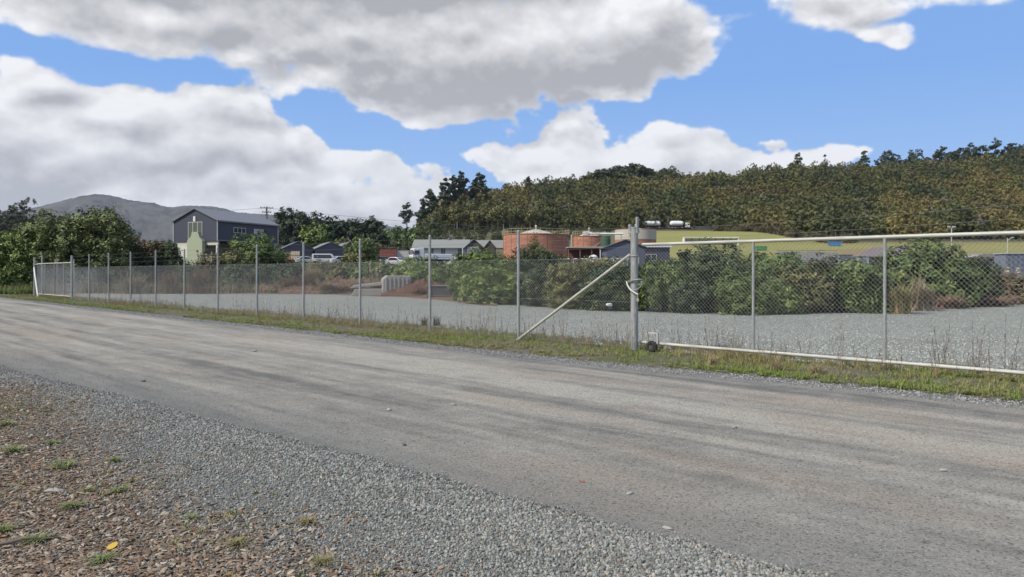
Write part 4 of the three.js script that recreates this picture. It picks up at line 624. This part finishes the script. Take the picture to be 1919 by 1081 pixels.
lampPost(1783, 130, 426, 'slim lamp post with twin heads above the gate top rail', true);
lampPost(1888, 128, 446, 'pale post with one short arm near the right edge', false);
{
  const d = 125, x = X(500, d), g = gy(x, -d), t = thing('power_pole', 'tall timber power pole with two crossarms beside the blue building', 'power pole', [x, g, -d], 0.25), h = Y(387, d) - g, m = M([0.16, 0.145, 0.12], 0.9); part(t, 'pole', rod([0, -0.3, 0], [0, h, 0], 0.19, 0.13, 10), m);
  [[h - 0.25, 1.05], [h - 0.95, 0.75]].forEach(([y, w]) => { const a = part(t, 'crossarm', box(-w, w, y - 0.07, y + 0.07, 0.1, 0.22), m); for (const k of [-0.9, -0.35, 0.35, 0.9]) part(a, 'insulator', new THREE.CylinderGeometry(0.05, 0.07, 0.18, 8).translate(k * w, y + 0.16, 0.16), M([0.45, 0.43, 0.40], 0.4)); }); part(t, 'cross_brace', mergeGeometries([rod([0, h - 1.3, 0.16], [0.6, h - 0.32, 0.16], 0.03, 0.03, 5)]), STEEL);
  const wm = M([0.20, 0.20, 0.20], 0.6, 0.2), line = (a, b, sag, r, label) => { const p = []; for (let i = 0; i <= 24; i++) { const k = i / 24; p.push([mix(a[0], b[0], k), mix(a[1], b[1], k) - sag * 4 * k * (1 - k), mix(a[2], b[2], k)]); } const o = shadow(new THREE.Mesh(tube(p, r, 60, 4), wm)); o.name = numbered('power_cable'); tag(o, label, 'cable', 'overhead power cables'); scene.add(o); }, q = (px, py, dd) => [X(px, dd), Y(py, dd), -dd];
  line(q(1150, 428, 230), q(2000, 375, 92), 0.9, 0.028, 'upper power cable crossing the wooded hill above the gate'); line(q(1150, 446, 230), q(2000, 402, 92), 0.9, 0.028, 'lower power cable crossing the wooded hill above the gate'); line(q(505, 389, 125), q(-60, 400, 140), 0.8, 0.022, 'thin power cable running left from the power pole'); line(q(497, 389, 125), q(1150, 428, 230), 1.4, 0.024, 'thin power cable running right from the power pole to the tanks');
}
// ------------------------------------------------------------------ vehicles
const wheelG = { tyre: new THREE.TorusGeometry(0.24, 0.10, 8, 20), rim: new THREE.CylinderGeometry(0.2, 0.2, 0.16, 14).rotateX(Math.PI / 2) };
function wheels(t, list, s = 1) { for (const [x, z] of list) { const w = part(t, 'wheel', wheelG.tyre, TYRE); w.position.set(x, 0.33 * s, z); w.scale.setScalar(s); part(w, 'rim', wheelG.rim, STEEL); } }
function car(px, d, turn, rgb, kind, label) {
  const x = X(px, d), t = thing('parked_car', label, 'car', [x, gy(x, -d), -d], turn, 'vehicles parked behind the yard'), m = M(rgb, 0.25, 0.2, undefined), van = kind === 'van';
  const H = van ? 1.95 : 1.48; part(t, 'body', extrude(van ? [[-2.2, 0.3], [2.3, 0.3], [2.35, 0.75], [2.15, 1.0], [1.5, 1.85], [1.2, H], [-2.1, H], [-2.25, 1.6]] : [[-2.15, 0.3], [2.15, 0.3], [2.2, 0.7], [1.95, 0.86], [0.95, 0.96], [0.3, 1.4], [0, H], [-1.1, H], [-1.75, 1.06], [-2.15, 0.98]], 1.72, 0.08), m);
  for (const k of [-1, 1]) part(t, 'side_window', extrude(van ? [[-1.9, 1.15], [1.5, 1.15], [1.15, 1.75], [-1.9, 1.75]] : [[-1.5, 0.98], [0.72, 0.98], [0.2, 1.36], [-1.05, 1.38]], 0.03).translate(0, 0, k * 0.865), GLASS);
  part(t, 'windscreen', van ? box(-0.02, 0.02, -0.42, 0.42, -0.7, 0.7).rotateZ(0.65).translate(1.86, 1.42, 0) : box(-0.02, 0.02, -0.38, 0.38, -0.66, 0.66).rotateZ(0.98).translate(0.64, 1.19, 0), GLASS); part(t, 'rear_window', box(-0.02, 0.02, -0.3, 0.3, -0.66, 0.66).rotateZ(van ? -0.1 : -1.0).translate(van ? -2.17 : -1.44, van ? 1.45 : 1.26, 0), GLASS);
  for (const k of [-0.6, 0.6]) { part(t, 'headlight', rbox(2.08, 2.22, 0.6, 0.76, k - 0.17, k + 0.17, 0.03), M([0.7, 0.7, 0.68], 0.2)); part(t, 'tail_light', rbox(van ? -2.28 : -2.18, -2.1, 0.75, 0.92, k - 0.15, k + 0.15, 0.03), M([0.3, 0.02, 0.02], 0.3)); } wheels(t, [[1.35, 0.78], [1.35, -0.78], [-1.3, 0.78], [-1.3, -0.78]]);
}
car(575, 142, 0.5, [0.60, 0.62, 0.64], 'car', 'pale silver car parked before the low sheds, leftmost'); car(608, 141, 0.2, [0.70, 0.71, 0.70], 'van', 'white van parked before the middle low shed'); car(641, 138, 0.6, [0.62, 0.65, 0.64], 'car', 'light car parked right of the white van'); car(722, 134, 0.3, [0.10, 0.12, 0.18], 'car', 'dark blue car parked below the red container'); car(746, 126, -0.5, [0.55, 0.56, 0.60], 'car', 'silver car parked before the white container');
car(530, 138, 0.2, [0.30, 0.03, 0.025], 'car', 'red car half hidden by bushes below the blue building');
function container(px, d, l, top, rgb, label) { const x = X(px, d), t = thing('shipping_container', label, 'container', [x, gy(x, -d), -d], 0.05), h = Y(top, d) - t.position.y, m = M(rgb, 0.7); part(t, 'body', box(-l / 2, l / 2, 0.2, h, -2.4, 0), m); for (let i = 0; i < 12; i++) part(t, 'corrugation', box(-l / 2 + (i + 0.25) * l / 12, -l / 2 + (i + 0.75) * l / 12, 0.35, h - 0.15, 0, 0.05), m); part(t, 'roof_rim', box(-l / 2 - 0.03, l / 2 + 0.03, h, h + 0.08, -2.43, 0.06), M(rgb.map((v) => v * 0.8), 0.7)); part(t, 'skid', box(-l / 2, l / 2, -0.2, 0.19, -2.2, -0.2), M([0.05, 0.05, 0.05], 0.9)); }
container(727, 146, 3.2, 467, [0.26, 0.085, 0.065], 'faded red shipping container behind the dark blue car'); container(759, 147, 3.4, 470, [0.55, 0.53, 0.48], 'cream shipping container left of the white truck');
function truckCab(t, x, s, m) { const c = part(t, 'cab', extrude([[x - 0.9, 0.6], [x + 1.0, 0.6], [x + 1.08, 1.5], [x + 0.85, 2.65], [x - 0.75, 2.75], [x - 0.9, 2.6]], 2.2, 0.08), m); for (const k of [-1, 1]) part(c, 'side_window', extrude([[x - 0.1, 1.6], [x + 0.85, 1.6], [x + 0.7, 2.3], [x - 0.1, 2.3]], 0.03).translate(0, 0, k * 1.105), GLASS); part(c, 'windscreen', box(-0.02, 0.02, -0.42, 0.42, -0.95, 0.95).rotateZ(0.19).translate(x + 0.985, 2.02, 0), GLASS); part(c, 'bumper', rbox(x + 0.9, x + 1.2, 0.45, 0.85, -1.1, 1.1, 0.06), M([0.5, 0.5, 0.5], 0.5)); for (const k of [-1, 1]) { part(c, 'mirror', rbox(x + 0.95, x + 1.1, 1.7, 2.2, k * 1.3 - 0.08, k * 1.3 + 0.08, 0.03), TYRE); part(c, 'headlight', rbox(x + 1.02, x + 1.14, 0.95, 1.15, k * 0.8 - 0.2, k * 0.8 + 0.2, 0.03), M([0.7, 0.7, 0.68], 0.2)); } }
{
  const d = 124, x = X(795, d), t = thing('delivery_truck', 'white truck with dark windows before the long white building', 'truck', [x, gy(x, -d) + 0.3, -d], Math.PI + 0.4), m = M([0.74, 0.74, 0.72], 0.35); truckCab(t, 1.2, 1, m); part(t, 'cargo_deck', rbox(-4.6, 0.25, 0.85, 1.15, -1.1, 1.1, 0.05), m); part(t, 'cargo_body', rbox(-4.5, 0.2, 1.16, 1.75, -1.12, 1.12, 0.08), m); part(t, 'chassis', box(-4.5, 2, 0.5, 0.84, -0.4, 0.4), TYRE); wheels(t, [[1.5, 0.95], [1.5, -0.95], [-3.2, 0.95], [-3.2, -0.95]], 1.45);
  const d2 = 336, tanker = (px, l, cab, label, name) => { const xx = X(px, d2), q = thing(name, label, cab ? 'truck' : 'trailer', [xx, gy(xx, -d2) + 0.25, -d2], 0.06); part(q, 'tank', mergeGeometries([new THREE.CapsuleGeometry(1.15, l - 2.4, 8, 20).rotateZ(Math.PI / 2).translate(0, 2.4, 0)]), M([0.80, 0.80, 0.80], 0.35)); part(q, 'catwalk', box(-l / 2 + 0.8, l / 2 - 0.8, 3.56, 3.64, -0.3, 0.3), STEEL); part(q, 'chassis', box(-l / 2, l / 2 + (cab ? 2.5 : 0.6), 0.85, 1.2, -0.5, 0.5), TYRE); if (cab) { truckCab(q, l / 2 + 1.5, 1, M([0.76, 0.76, 0.76], 0.35)); } wheels(q, [...(cab ? [[l / 2 + 1.7, 1], [l / 2 + 1.7, -1]] : []), [-l / 2 + 0.9, 1], [-l / 2 + 0.9, -1], [-l / 2 + 2.2, 1], [-l / 2 + 2.2, -1], [l / 2 - 1.0, 1], [l / 2 - 1.0, -1]], 1.5); };
  tanker(1268, 6.4, true, 'white tanker truck on the road at the foot of the hill', 'tanker_truck'); tanker(1222, 8.2, false, 'white tank trailer behind the tanker truck', 'tank_trailer');
  const gr = thing('roadside_barrier', 'dark low barrier along the hill road right of the tanker truck', 'barrier', [X(1340, 337), 0, -337], 0.02); for (let i = 0; i < 14; i++) { const bx = -10 + i * 2.1, wx = X(1340, 337) + bx; part(gr, 'panel', box(bx, bx + 2.0, gy(wx, -337) - 0.3, gy(wx, -337) + 1.25 - 0.02 * i, 0, 0.12), M([0.085, 0.085, 0.095], 0.8)); }
}

// ------------------------------------------------------------------ middle distance and skyline trees
[[545, 236, 58, 388], [572, 240, 46, 393], [603, 244, 50, 399], [632, 246, 46, 404], [658, 247, 44, 403], [684, 248, 44, 402], [704, 246, 34, 405]].forEach(([px, d, w, top], i) => broadTree(600 + i, px, d, w * 1.4, top, ['largest dark spreading conifer right of the power pole', 'second dark conifer from the power pole', 'third dark conifer from the power pole', 'fourth dark conifer from the power pole, in the middle of the row', 'fifth dark conifer from the power pole', 'sixth dark conifer from the power pole', 'last dark conifer at the right end of the row'][i], 'pine', { group: 'row of dark conifers behind the sheds', y0: 0.22, leaf: 0.36, nl: 30, bark: DARKBARK, max: 10000 }));
broadTree(620, 593, 190, 66, 418, 'rounded light green tree in front of the dark conifers', 'bright', { leaf: 0.36, nl: 26, y0: 0.1 });
[[722, 285, 36, 424, 'green tree at the end of the conifer row'], [745, 290, 40, 417, 'green tree under the lone slim pine'], [775, 292, 40, 424, 'green tree where the wooded hill begins'], [735, 270, 60, 434, 'low green tree in the dip left of the hill'], [770, 268, 50, 438, 'low green tree above the cream container'], [640, 200, 40, 444, 'small grey green tree behind the right low shed']].forEach(([px, d, w, top, label], i) => broadTree(630 + i, px, d, w, top, label, i === 5 ? 'olive' : 'mid', { group: 'green trees in the dip', leaf: 0.55, nl: 16, y0: 0.12, max: 5000 }));
pine(650, 762, 305, 27, 377, 'lone slim pine left of the wooded hill', { bare: 0.6, whorls: 9, n: 1600, leaf: 0.3 });
[[806, 372, 34, 354, 0.4, 'leftmost tall pine on the edge of the hill'], [835, 392, 27, 333, 0.35, 'second tall pine on the hill edge'], [850, 398, 24, 328, 0.45, 'third tall pine on the hill edge'], [863, 402, 34, 320, 0.45, 'tall open crowned pine with bare trunk on the hill edge'], [898, 408, 40, 321, 0.2, 'dense dark pine right of the tall open pines'], [792, 368, 26, 372, 0.35, 'shorter pine below the leftmost tall pine'], [990, 452, 20, 331, 0.05, 'narrow spire shaped conifer on the hill skyline'],
].forEach(([px, d, w, top, bare, label], i) => pine(660 + i, px, d, w, top, label, { bare, whorls: i === 4 ? 13 : 9, n: i === 4 || i === 6 ? 2600 : 1500, cone: i === 6, leaf: 0.62, group: 'tall pines on the left edge of the hill' }));
[[1127, 470, 62, 317], [1158, 476, 54, 312], [1188, 474, 58, 308], [1212, 480, 48, 316], [1246, 486, 30, 316]].forEach(([px, d, w, top], i) => pine(680 + i, px, d, w, top, ['first dark pine of the skyline cluster above the tanks', 'second dark pine of the skyline cluster above the tanks', 'tallest dark pine of the skyline cluster above the tanks', 'fourth dark pine of the skyline cluster, sloping right', 'round headed tree right of the skyline pine cluster'][i], { bare: 0.12, whorls: 12, n: 3400, leaf: 0.75, group: 'pine cluster on the hill skyline' }));
[[1495, 505, 32, 290, 'lone layered conifer on the skyline left of the others'], [1546, 505, 14, 295, 'thin sparse conifer on the skyline'], [1619, 508, 32, 287, 'small pointed conifer on the skyline'], [1665, 508, 44, 284, 'broad conifer on the skyline right of the pointed one'], [1716, 508, 40, 283, 'broad low conifer in the middle of the skyline row'], [1765, 508, 36, 278, 'conifer on the skyline left of the dense group'], [1798, 510, 30, 279, 'first conifer of the dense skyline group'], [1820, 512, 30, 270, 'second conifer of the dense skyline group'], [1841, 512, 30, 276, 'third conifer of the dense skyline group'], [1865, 514, 34, 263, 'tallest conifer of the dense skyline group'], [1897, 512, 42, 272, 'wide conifer at the right end of the skyline'], [1925, 505, 44, 280, 'conifer cut by the right edge on the skyline'], [1905, 470, 50, 318, 'dark conifer below the skyline at the right edge'],
].forEach(([px, d, w, top, label], i) => pine(700 + i, px, d, w * 1.15, top - 4, label, { bare: 0.1, whorls: i === 1 ? 5 : 8, n: i === 1 ? 260 : 1500, cone: i < 3, leaf: 0.75, group: 'conifers along the hill skyline' }));
{ // slender pale trunks at the foot of the hill: each one a tree
  const ORD = 'first second third fourth fifth sixth seventh eighth ninth tenth eleventh twelfth thirteenth fourteenth fifteenth sixteenth seventeenth eighteenth nineteenth twentieth twenty-first twenty-second'.split(' ');
  const r = rng(31), crownG = [0, 1, 2].map((k) => foliage(730 + k, lobesIn(730 + k, 4.6, 9.5, 9, 0.5).slice(1).map((l) => (l[1] = Math.max(l[1], 5.4), l)), 900, 0.30, GREEN.olive, { shell: 0.4 })), trunkG = [0, 1, 2].map((k) => { const q = rng(k + 3), b = [(q() - 0.5) * 0.9, 4.4, 0]; return mergeGeometries([rod([0, -1, 0], b, 0.17, 0.13, 6), rod(b, [b[0] + 0.5, 8, 0.2], 0.12, 0.05, 5), rod(b, [b[0] - 0.7, 7.5, -0.2], 0.10, 0.04, 5)]); });
  for (let i = 0; i < 30; i++) {
    const px = i < 22 ? 786 + i * 10.4 + (r() - 0.5) * 6 : 1300 + (i - 22) * 17 + r() * 8, d = i < 22 ? 318 + r() * 8 : 342 + r() * 6, x = X(px, d), k = i % 3, s = 0.85 + 0.35 * r();
    const t = thing('slender_tree', i < 22 ? ORD[i] + ' slender pale trunked tree from the left behind the long white building' : ORD[i - 22] + ' slender pale trunked tree right of the tanker truck', 'tree', [x, gy(x, -d), -d], r() * 6, i < 22 ? 'slender trees behind the long white building' : 'slender trees above the grassy bank'); t.scale.setScalar(s); part(t, 'trunk', trunkG[k], PALEBARK); part(t, 'crown', crownG[k], LEAF);
  }
  const d = 338, x = X(1338, d), t = thing('dead_tree', 'bare pale dead tree at the foot of the hill', 'tree', [x, gy(x, -d), -d]), g = []; for (let i = 0; i < 16; i++) { const a = r() * 6.28, y = 3 + 5 * r(); g.push(rod([0, y, 0], [Math.cos(a) * 2.2, y + 2.2, Math.sin(a) * 2.2], 0.09, 0.03, 4)); } part(t, 'trunk', rod([0, -0.5, 0], [0.4, 9, 0], 0.28, 0.08, 7), M([0.36, 0.33, 0.29], 0.9)); part(t, 'branches', mergeGeometries(g), M([0.36, 0.33, 0.29], 0.9));
}
// ------------------------------------------------------------------ the bush covering the hills reads as one mass
{
  const r = rng(41), WHT = [[1, 1, 1], [1.1, 1.1, 1.06], [0.92, 0.93, 0.92], [0.82, 0.84, 0.82]], kinds = [0, 1, 2, 3, 4].map((k) => foliage(800 + k, lobesIn(800 + k, 1, [1.0, 1.25, 0.8, 1.5, 1.05][k], 9 + k, 0.15), 2100, 0.025, WHT, { shell: 0.5, per: 30, clump: 2.6, up: 1.0 })), lists = kinds.map(() => []);
  const put = (u, d, w, col) => { const x = u * d, z = -d, k = Math.floor(r() * 5), f = 0.82 + 0.36 * r(); lists[k].push([x, gy(x, z) - 0.4, z, w, w * (0.85 + 0.5 * r()), w, 0, r() * 6.28, 0, col.map((c) => c * f)]); };
  for (let i = 0; i < 11500; i++) {
    const d = Math.sqrt(mix(250 ** 2, 545 ** 2, r())), u = mix(-0.17, 0.80, r()), x = u * d;
    if (ss(-0.165, -0.10, u) < r() * 0.8 || d < woodFrom(u) + (u > 0.17 ? 7 : 0)) continue;
    const n = fbm2(x * 0.022, d * 0.022, 4), m = fbm2(x * 0.05 + 60, d * 0.05, 3), right = ss(0.05, 0.25, u);
    const hiD = ss(0.0, -0.06, n - 0.5), c = mix3([0.135, 0.132, 0.042], [0.25, 0.21, 0.068], ss(0.36, 0.66, n));
    let col = mix3(c, [0.23, 0.165, 0.075], 0.6 * ss(0.54, 0.68, m) * (0.35 + 0.65 * right)); col = mix3(col, [0.075, 0.10, 0.040], 0.8 * ss(0.47, 0.36, m)); if (r() < 0.04) col = [0.13, 0.15, 0.04]; if (r() < 0.03) col = [0.20, 0.175, 0.125];
    put(u, d, 4.2 + 4.6 * r() * r() + 1.5 * ss(0.47, 0.36, m), col);
  }
  for (let i = 0; i < 900; i++) { const d = 250 + 190 * r(), u = mix(-1.05, -0.40, r()); if (r() > ss(-0.38, -0.58, u) + 0.35 * ss(275, 250, d)) continue; put(u, d, 5 + 5 * r(), mix3([0.038, 0.052, 0.024], [0.075, 0.08, 0.035], r())); }
  for (let i = 0; i < 420; i++) { const d = 235 + 110 * r(), u = mix(-0.32, -0.10, r()); put(u, d, 4 + 3 * r(), mix3([0.05, 0.075, 0.026], [0.10, 0.115, 0.045], r())); }
  for (let i = 0; i < 260; i++) { const d = 262 + 48 * r(), u = mix(-0.13, 0.16, r()); if (d < 300 && u > 0.12) continue; put(u, d, 1.3 + 1.5 * r(), mix3([0.05, 0.07, 0.026], [0.11, 0.115, 0.045], r())); }
  for (let i = 0; i < 240; i++) { const u = mix(0.27, 0.46, r() ** 1.3), d = woodFrom(u) - 6 + 12 * r(); put(u, d, 1.2 + 1.8 * r(), r() < 0.4 ? [0.20, 0.165, 0.10] : mix3([0.05, 0.06, 0.025], [0.13, 0.105, 0.055], r())); }
  for (let i = 0; i < 260; i++) { const d = 66 + 60 * r(), u = mix(-0.15, 0.62, r()); put(u, d, 0.9 + 0.8 * r(), mix3([0.07, 0.09, 0.03], [0.15, 0.13, 0.06], r())); }
  lists.forEach((l, k) => scatter('hillside_bush', ['mixed native bush covering the hillside', 'taller bush mixed into the hillside cover', 'low scrub mixed into the hillside cover', 'upright bush mixed into the hillside cover', 'rounded bush mixed into the hillside cover'][k], 'bush', kinds[k], LEAF, l));
}
// ------------------------------------------------------------------ grass and weeds under the fence
{
  const r = rng(51), G = (seed, n, h, w, sp) => blades(seed, n, h, sp, w, [[1, 1, 1], [1.2, 1.15, 0.95], [0.75, 0.8, 0.7]], 0.7), tuft = [G(1, 16, 0.16, 0.0045, 0.12), G(2, 22, 0.10, 0.005, 0.14)], low = [], tall = [], stalks = [];
  for (let i = 0; i < 34000; i++) {
    const s = mix(-15, 48, r() ** 1.5), t = mix(roadFar(s) - 0.05, 1.9, r()), [x, d] = xd(s, t), n = fbm2(x * 0.55, d * 0.55, 4), band = ss(roadFar(s) - 0.05, roadFar(s) + 0.35, t) * ss(1.5, 0.2, t);
    if (r() > band * ss(0.33, 0.54, n + 0.10 * ss(-4, -9, s)) * 0.85 + 0.04) continue;
    const dry = clamp(ss(0.35, 0.62, fbm2(x * 0.8 + 9, d * 0.8, 3)) + 0.25 * ss(0, 1, t) - 0.35 * ss(-4, -9, s) * ss(-0.2, -0.9, t)), c = mix3(mix3([0.18, 0.25, 0.045], [0.25, 0.29, 0.07], r()), mix3([0.36, 0.30, 0.15], [0.26, 0.20, 0.11], r()), dry * (0.45 + 0.55 * r()));
    low.push([x, 0.03, -d, 1, 0.3 + 0.7 * r() ** 1.6, 1, 0, r() * 6.3, 0, c]);
  }
  scatter('verge_grass', 'short green and yellowing grass along the foot of the fence', 'grass', tuft[0], LEAF, low.filter((_, i) => i % 2)); scatter('verge_clover', 'low matted green growth on the verge', 'ground cover', tuft[1], LEAF, low.filter((_, i) => i % 2 === 0));
  const stalk = mergeGeometries([0, 1, 2, 3, 4, 5].map((i) => { const q = rng(i + 70), a = q() * 6.28, h = 0.55 + 0.45 * q(), e = [Math.cos(a) * 0.12, h, Math.sin(a) * 0.12]; return mergeGeometries([rod([Math.cos(a) * 0.05, 0, Math.sin(a) * 0.05], e, 0.0024, 0.0014, 4), rod([e[0], h * 0.85, e[2]], [e[0] * 1.05, h * 1.0, e[2]], 0.004, 0.002, 4)]); }));
  for (let i = 0; i < 900; i++) { const s = mix(-14, 46, r() ** 1.3), t = mix(-0.5, 1.7, r()), [x, d] = xd(s, t), n = fbm2(x * 0.4 + 30, d * 0.4, 3); if (r() > ss(0.44, 0.66, n + 0.12 * ss(-5, -9, s)) * (t > 0 ? 1 : 0.5)) continue; const h = 0.25 + 0.6 * r() ** 3 + 0.12 * ss(-5, -9, s); stalks.push([x, 0.02, -d, 1, h, 1, (r() - 0.5) * 0.25, r() * 6.3, (r() - 0.5) * 0.25, mix3([0.13, 0.085, 0.06], [0.24, 0.175, 0.11], r())]); }
  scatter('dry_stalks', 'thin reddish brown dead stalks standing along the fence', 'weeds', stalk, M([1, 1, 1], 0.95), stalks);
  const dryT = G(5, 20, 0.34, 0.004, 0.16), dt = []; for (let i = 0; i < 5200; i++) { const s = mix(-15, 46, r() ** 1.4), t = mix(-0.7, 1.5, r()), [x, d] = xd(s, t), n = fbm2(x * 0.6 + 50, d * 0.6, 3); if (r() > ss(0.42, 0.62, n) * ss(1.6, 0.3, t)) continue; dt.push([x, 0.02, -d, 1, 0.35 + 0.75 * r(), 1, 0, r() * 6.3, 0, mix3([0.22, 0.20, 0.085], [0.34, 0.26, 0.15], r())]); }
  scatter('dry_grass', 'yellowing longer grass standing along the fence line', 'grass', dryT, LEAF, dt);
  const far = []; for (let i = 0; i < 1800; i++) { const d = 56 + 12 * r(), u = mix(-0.72, 0.05, r()), x = u * d; far.push([x, gy(x, -d), -d, 5, 4 + 4 * r(), 5, 0, r() * 6.3, 0, mix3([0.11, 0.12, 0.04], [0.27, 0.20, 0.11], r())]); } for (let i = 0; i < 700; i++) { const u = mix(-0.80, -0.635, r()), d = 52 + 8 * r(), x = u * d; far.push([x, 0, -d, 5, 4 * r() + 2, 5, 0, r() * 6.3, 0, mix3([0.12, 0.17, 0.035], [0.19, 0.20, 0.06], r())]); }
  scatter('rank_grass', 'rank dry grass behind the yard and by the road end', 'grass', tuft[0], LEAF, far);
}
// dead tussocks on the verge by the gate
[[1335, 690, 'small brown dead tussock nearest the gate post'], [1455, 700, 'spread straw tussock on the verge before the gate'], [1530, 706, 'pale dead tussock on the verge in the middle of the gate']].forEach(([px, py, label], i) => { const d = F * EYE / (py - HY), t = thing('dead_tussock', label, 'tussock', [X(px, d), 0.03, -d], i, 'dead tussocks on the verge'); part(t, 'leaves', blades(900 + i, 90, 0.30, 0.28, 0.005, [[0.34, 0.26, 0.15], [0.26, 0.18, 0.10], [0.42, 0.33, 0.20]], 0.9), LEAF); });
[[795, 612, 'dark dock plant left of the fence post in the middle'], [818, 612, 'dark dock plant right of the fence post in the middle']].forEach(([px, py, label], i) => { const d = F * EYE / (py - HY), t = thing('dock_weed', label, 'weed', [X(px, d), 0.03, -d], i, 'dark docks by a fence post'); part(t, 'leaves', blades(910 + i, 46, 0.40, 0.3, 0.011, [[0.09, 0.055, 0.04], [0.12, 0.075, 0.045], [0.06, 0.05, 0.03]], 0.5), LEAF); });
{
  const r = rng(61), g = blades(62, 9, 0.035, 0.05, 0.0028, [[1, 1, 1], [1.2, 1.1, 0.9], [0.8, 0.8, 0.7]], 0.8), l = [];
  for (let i = 0; i < 9000; i++) { const d = 3.5 + 8 * r(), x = mix(-0.95, -0.1, r()) * d, b = bark(x, d), n = fbm2(x * 1.1 + 5, d * 1.1, 4); if (r() > b * ss(0.50, 0.70, n)) continue; const s = 0.6 + r(); l.push([x, shoulderY(x, d), -d, s, s * (0.5 + r()), s, 0, r() * 6.3, 0, mix3([0.17, 0.20, 0.06], [0.30, 0.25, 0.12], r())]); }
  scatter('litter_moss', 'sparse low green growth among the bark litter', 'ground cover', g, LEAF, l);
}
// weeds in the near litter
[[118, 880, 0.17, 'largest bright green weed in the near left litter'], [135, 955, 0.11, 'bright green weed below the largest one'], [215, 868, 0.10, 'small weed right of the largest green one'], [222, 925, 0.09, 'thin weed in the brown litter right of the middle weeds'], [70, 1018, 0.12, 'bright weed low at the left beside a dead branch'], [195, 1055, 0.10, 'lowest bright green weed near the bottom edge'], [25, 850, 0.15, 'yellow green weed cut by the left edge'], [12, 800, 0.14, 'grassy weed high on the left edge'], [10, 1000, 0.11, 'weed at the left edge low down'], [165, 925, 0.08, 'faint olive weed between the brown chips'], [575, 985, 0.10, 'dry yellowish tuft in the grey gravel'], [445, 1027, 0.11, 'brown green tuft where bark meets gravel'], [360, 975, 0.06, 'tiny pale weed near the edge of the bark'], [605, 1060, 0.09, 'dry tuft in the gravel near the bottom edge'], [100, 835, 0.10, 'sparse weed among grey litter on the left'],
].forEach(([px, py, s, label], i) => { const d = F * EYE / (py - HY), x = X(px, d), t = thing('weed', label, 'weed', [x, shoulderY(x, d), -d], i, 'weeds in the near litter'), dry = i === 10 || i === 11 || i === 13; part(t, 'leaves', blades(920 + i, 110, s * 0.55, s * 1.15, 0.0045, dry ? [[0.28, 0.22, 0.10], [0.20, 0.19, 0.07]] : i > 6 && i < 10 ? [[0.17, 0.20, 0.05], [0.22, 0.22, 0.08]] : [[0.18, 0.22, 0.06], [0.25, 0.28, 0.10], [0.15, 0.16, 0.06]], 0.9), LEAF); });
{
  const at = (px, py) => { const d = F * EYE / (py - HY); return [X(px, d), shoulderY(X(px, d), d), -d]; };
  const leafG = () => { const s = new THREE.Shape(); s.moveTo(0, -0.045); s.bezierCurveTo(0.035, -0.02, 0.03, 0.03, 0, 0.05); s.bezierCurveTo(-0.03, 0.03, -0.035, -0.02, 0, -0.045); return new THREE.ExtrudeGeometry(s, { depth: 0.0015, bevelEnabled: false }).rotateX(-Math.PI / 2 + 0.15); };
  const lf = thing('fallen_leaf', 'yellow fallen leaf on the bark litter', 'leaf', at(210, 1031)); lf.position.y += 0.014; part(lf, 'blade', leafG(), M([0.55, 0.36, 0.04], 0.7)); part(lf, 'stalk', rod([0, 0.004, 0.04], [0.01, 0.006, 0.075], 0.0015, 0.001, 4), M([0.35, 0.22, 0.06], 0.8));
  const br = thing('dead_branch', 'short grey dead branch lying low at the left', 'branch', at(42, 1022), 0.5); part(br, 'wood', tube([[-0.16, 0.015, 0], [-0.05, 0.025, 0.02], [0.06, 0.02, -0.01], [0.17, 0.03, 0.02]], 0.011, 20, 6), M([0.16, 0.135, 0.115], 0.95)); part(br, 'twig', rod([0.05, 0.02, 0], [0.10, 0.03, -0.09], 0.006, 0.003, 5), M([0.16, 0.135, 0.115], 0.95));
  [[100, 925, 0.06, 'flat pale pinkish stone in the litter'], [728, 770, 0.05, 'white stone on the road left of centre'], [850, 760, 0.045, 'pale flat stone on the road in the middle'], [758, 836, 0.03, 'small dark stone on the road left of centre'], [668, 854, 0.03, 'dark pebble at the road edge'], [1090, 905, 0.035, 'reddish pebble on the road'], [1180, 928, 0.035, 'white pebble on the road right of centre'], [1250, 993, 0.03, 'pale pebble at the lower right of the road'], [478, 659, 0.06, 'pale stone on the far part of the road'], [268, 716, 0.045, 'dark stone on the left part of the road'], [1376, 803, 0.05, 'white stone on the right part of the road'], [1768, 885, 0.04, 'white pebble near the right edge of the road']].forEach(([px, py, s, label], i) => { const d = F * EYE / (py - HY), x = X(px, d), o = shadow(new THREE.Mesh(stoneGeo(950 + i, 0.45).scale(s, s * 0.8, s * 0.7), M(/dark/.test(label) ? [0.07, 0.065, 0.06] : /red/.test(label) ? [0.26, 0.13, 0.09] : [0.34, 0.32, 0.29], 0.85))); o.position.set(x, (i ? 0.01 : shoulderY(x, d)) + s * 0.15, -d); o.rotation.y = i * 1.7; o.name = numbered('loose_stone'); tag(o, label, 'stone', 'single stones on the road'); scene.add(o); });
}

renderer.render(scene, camera);
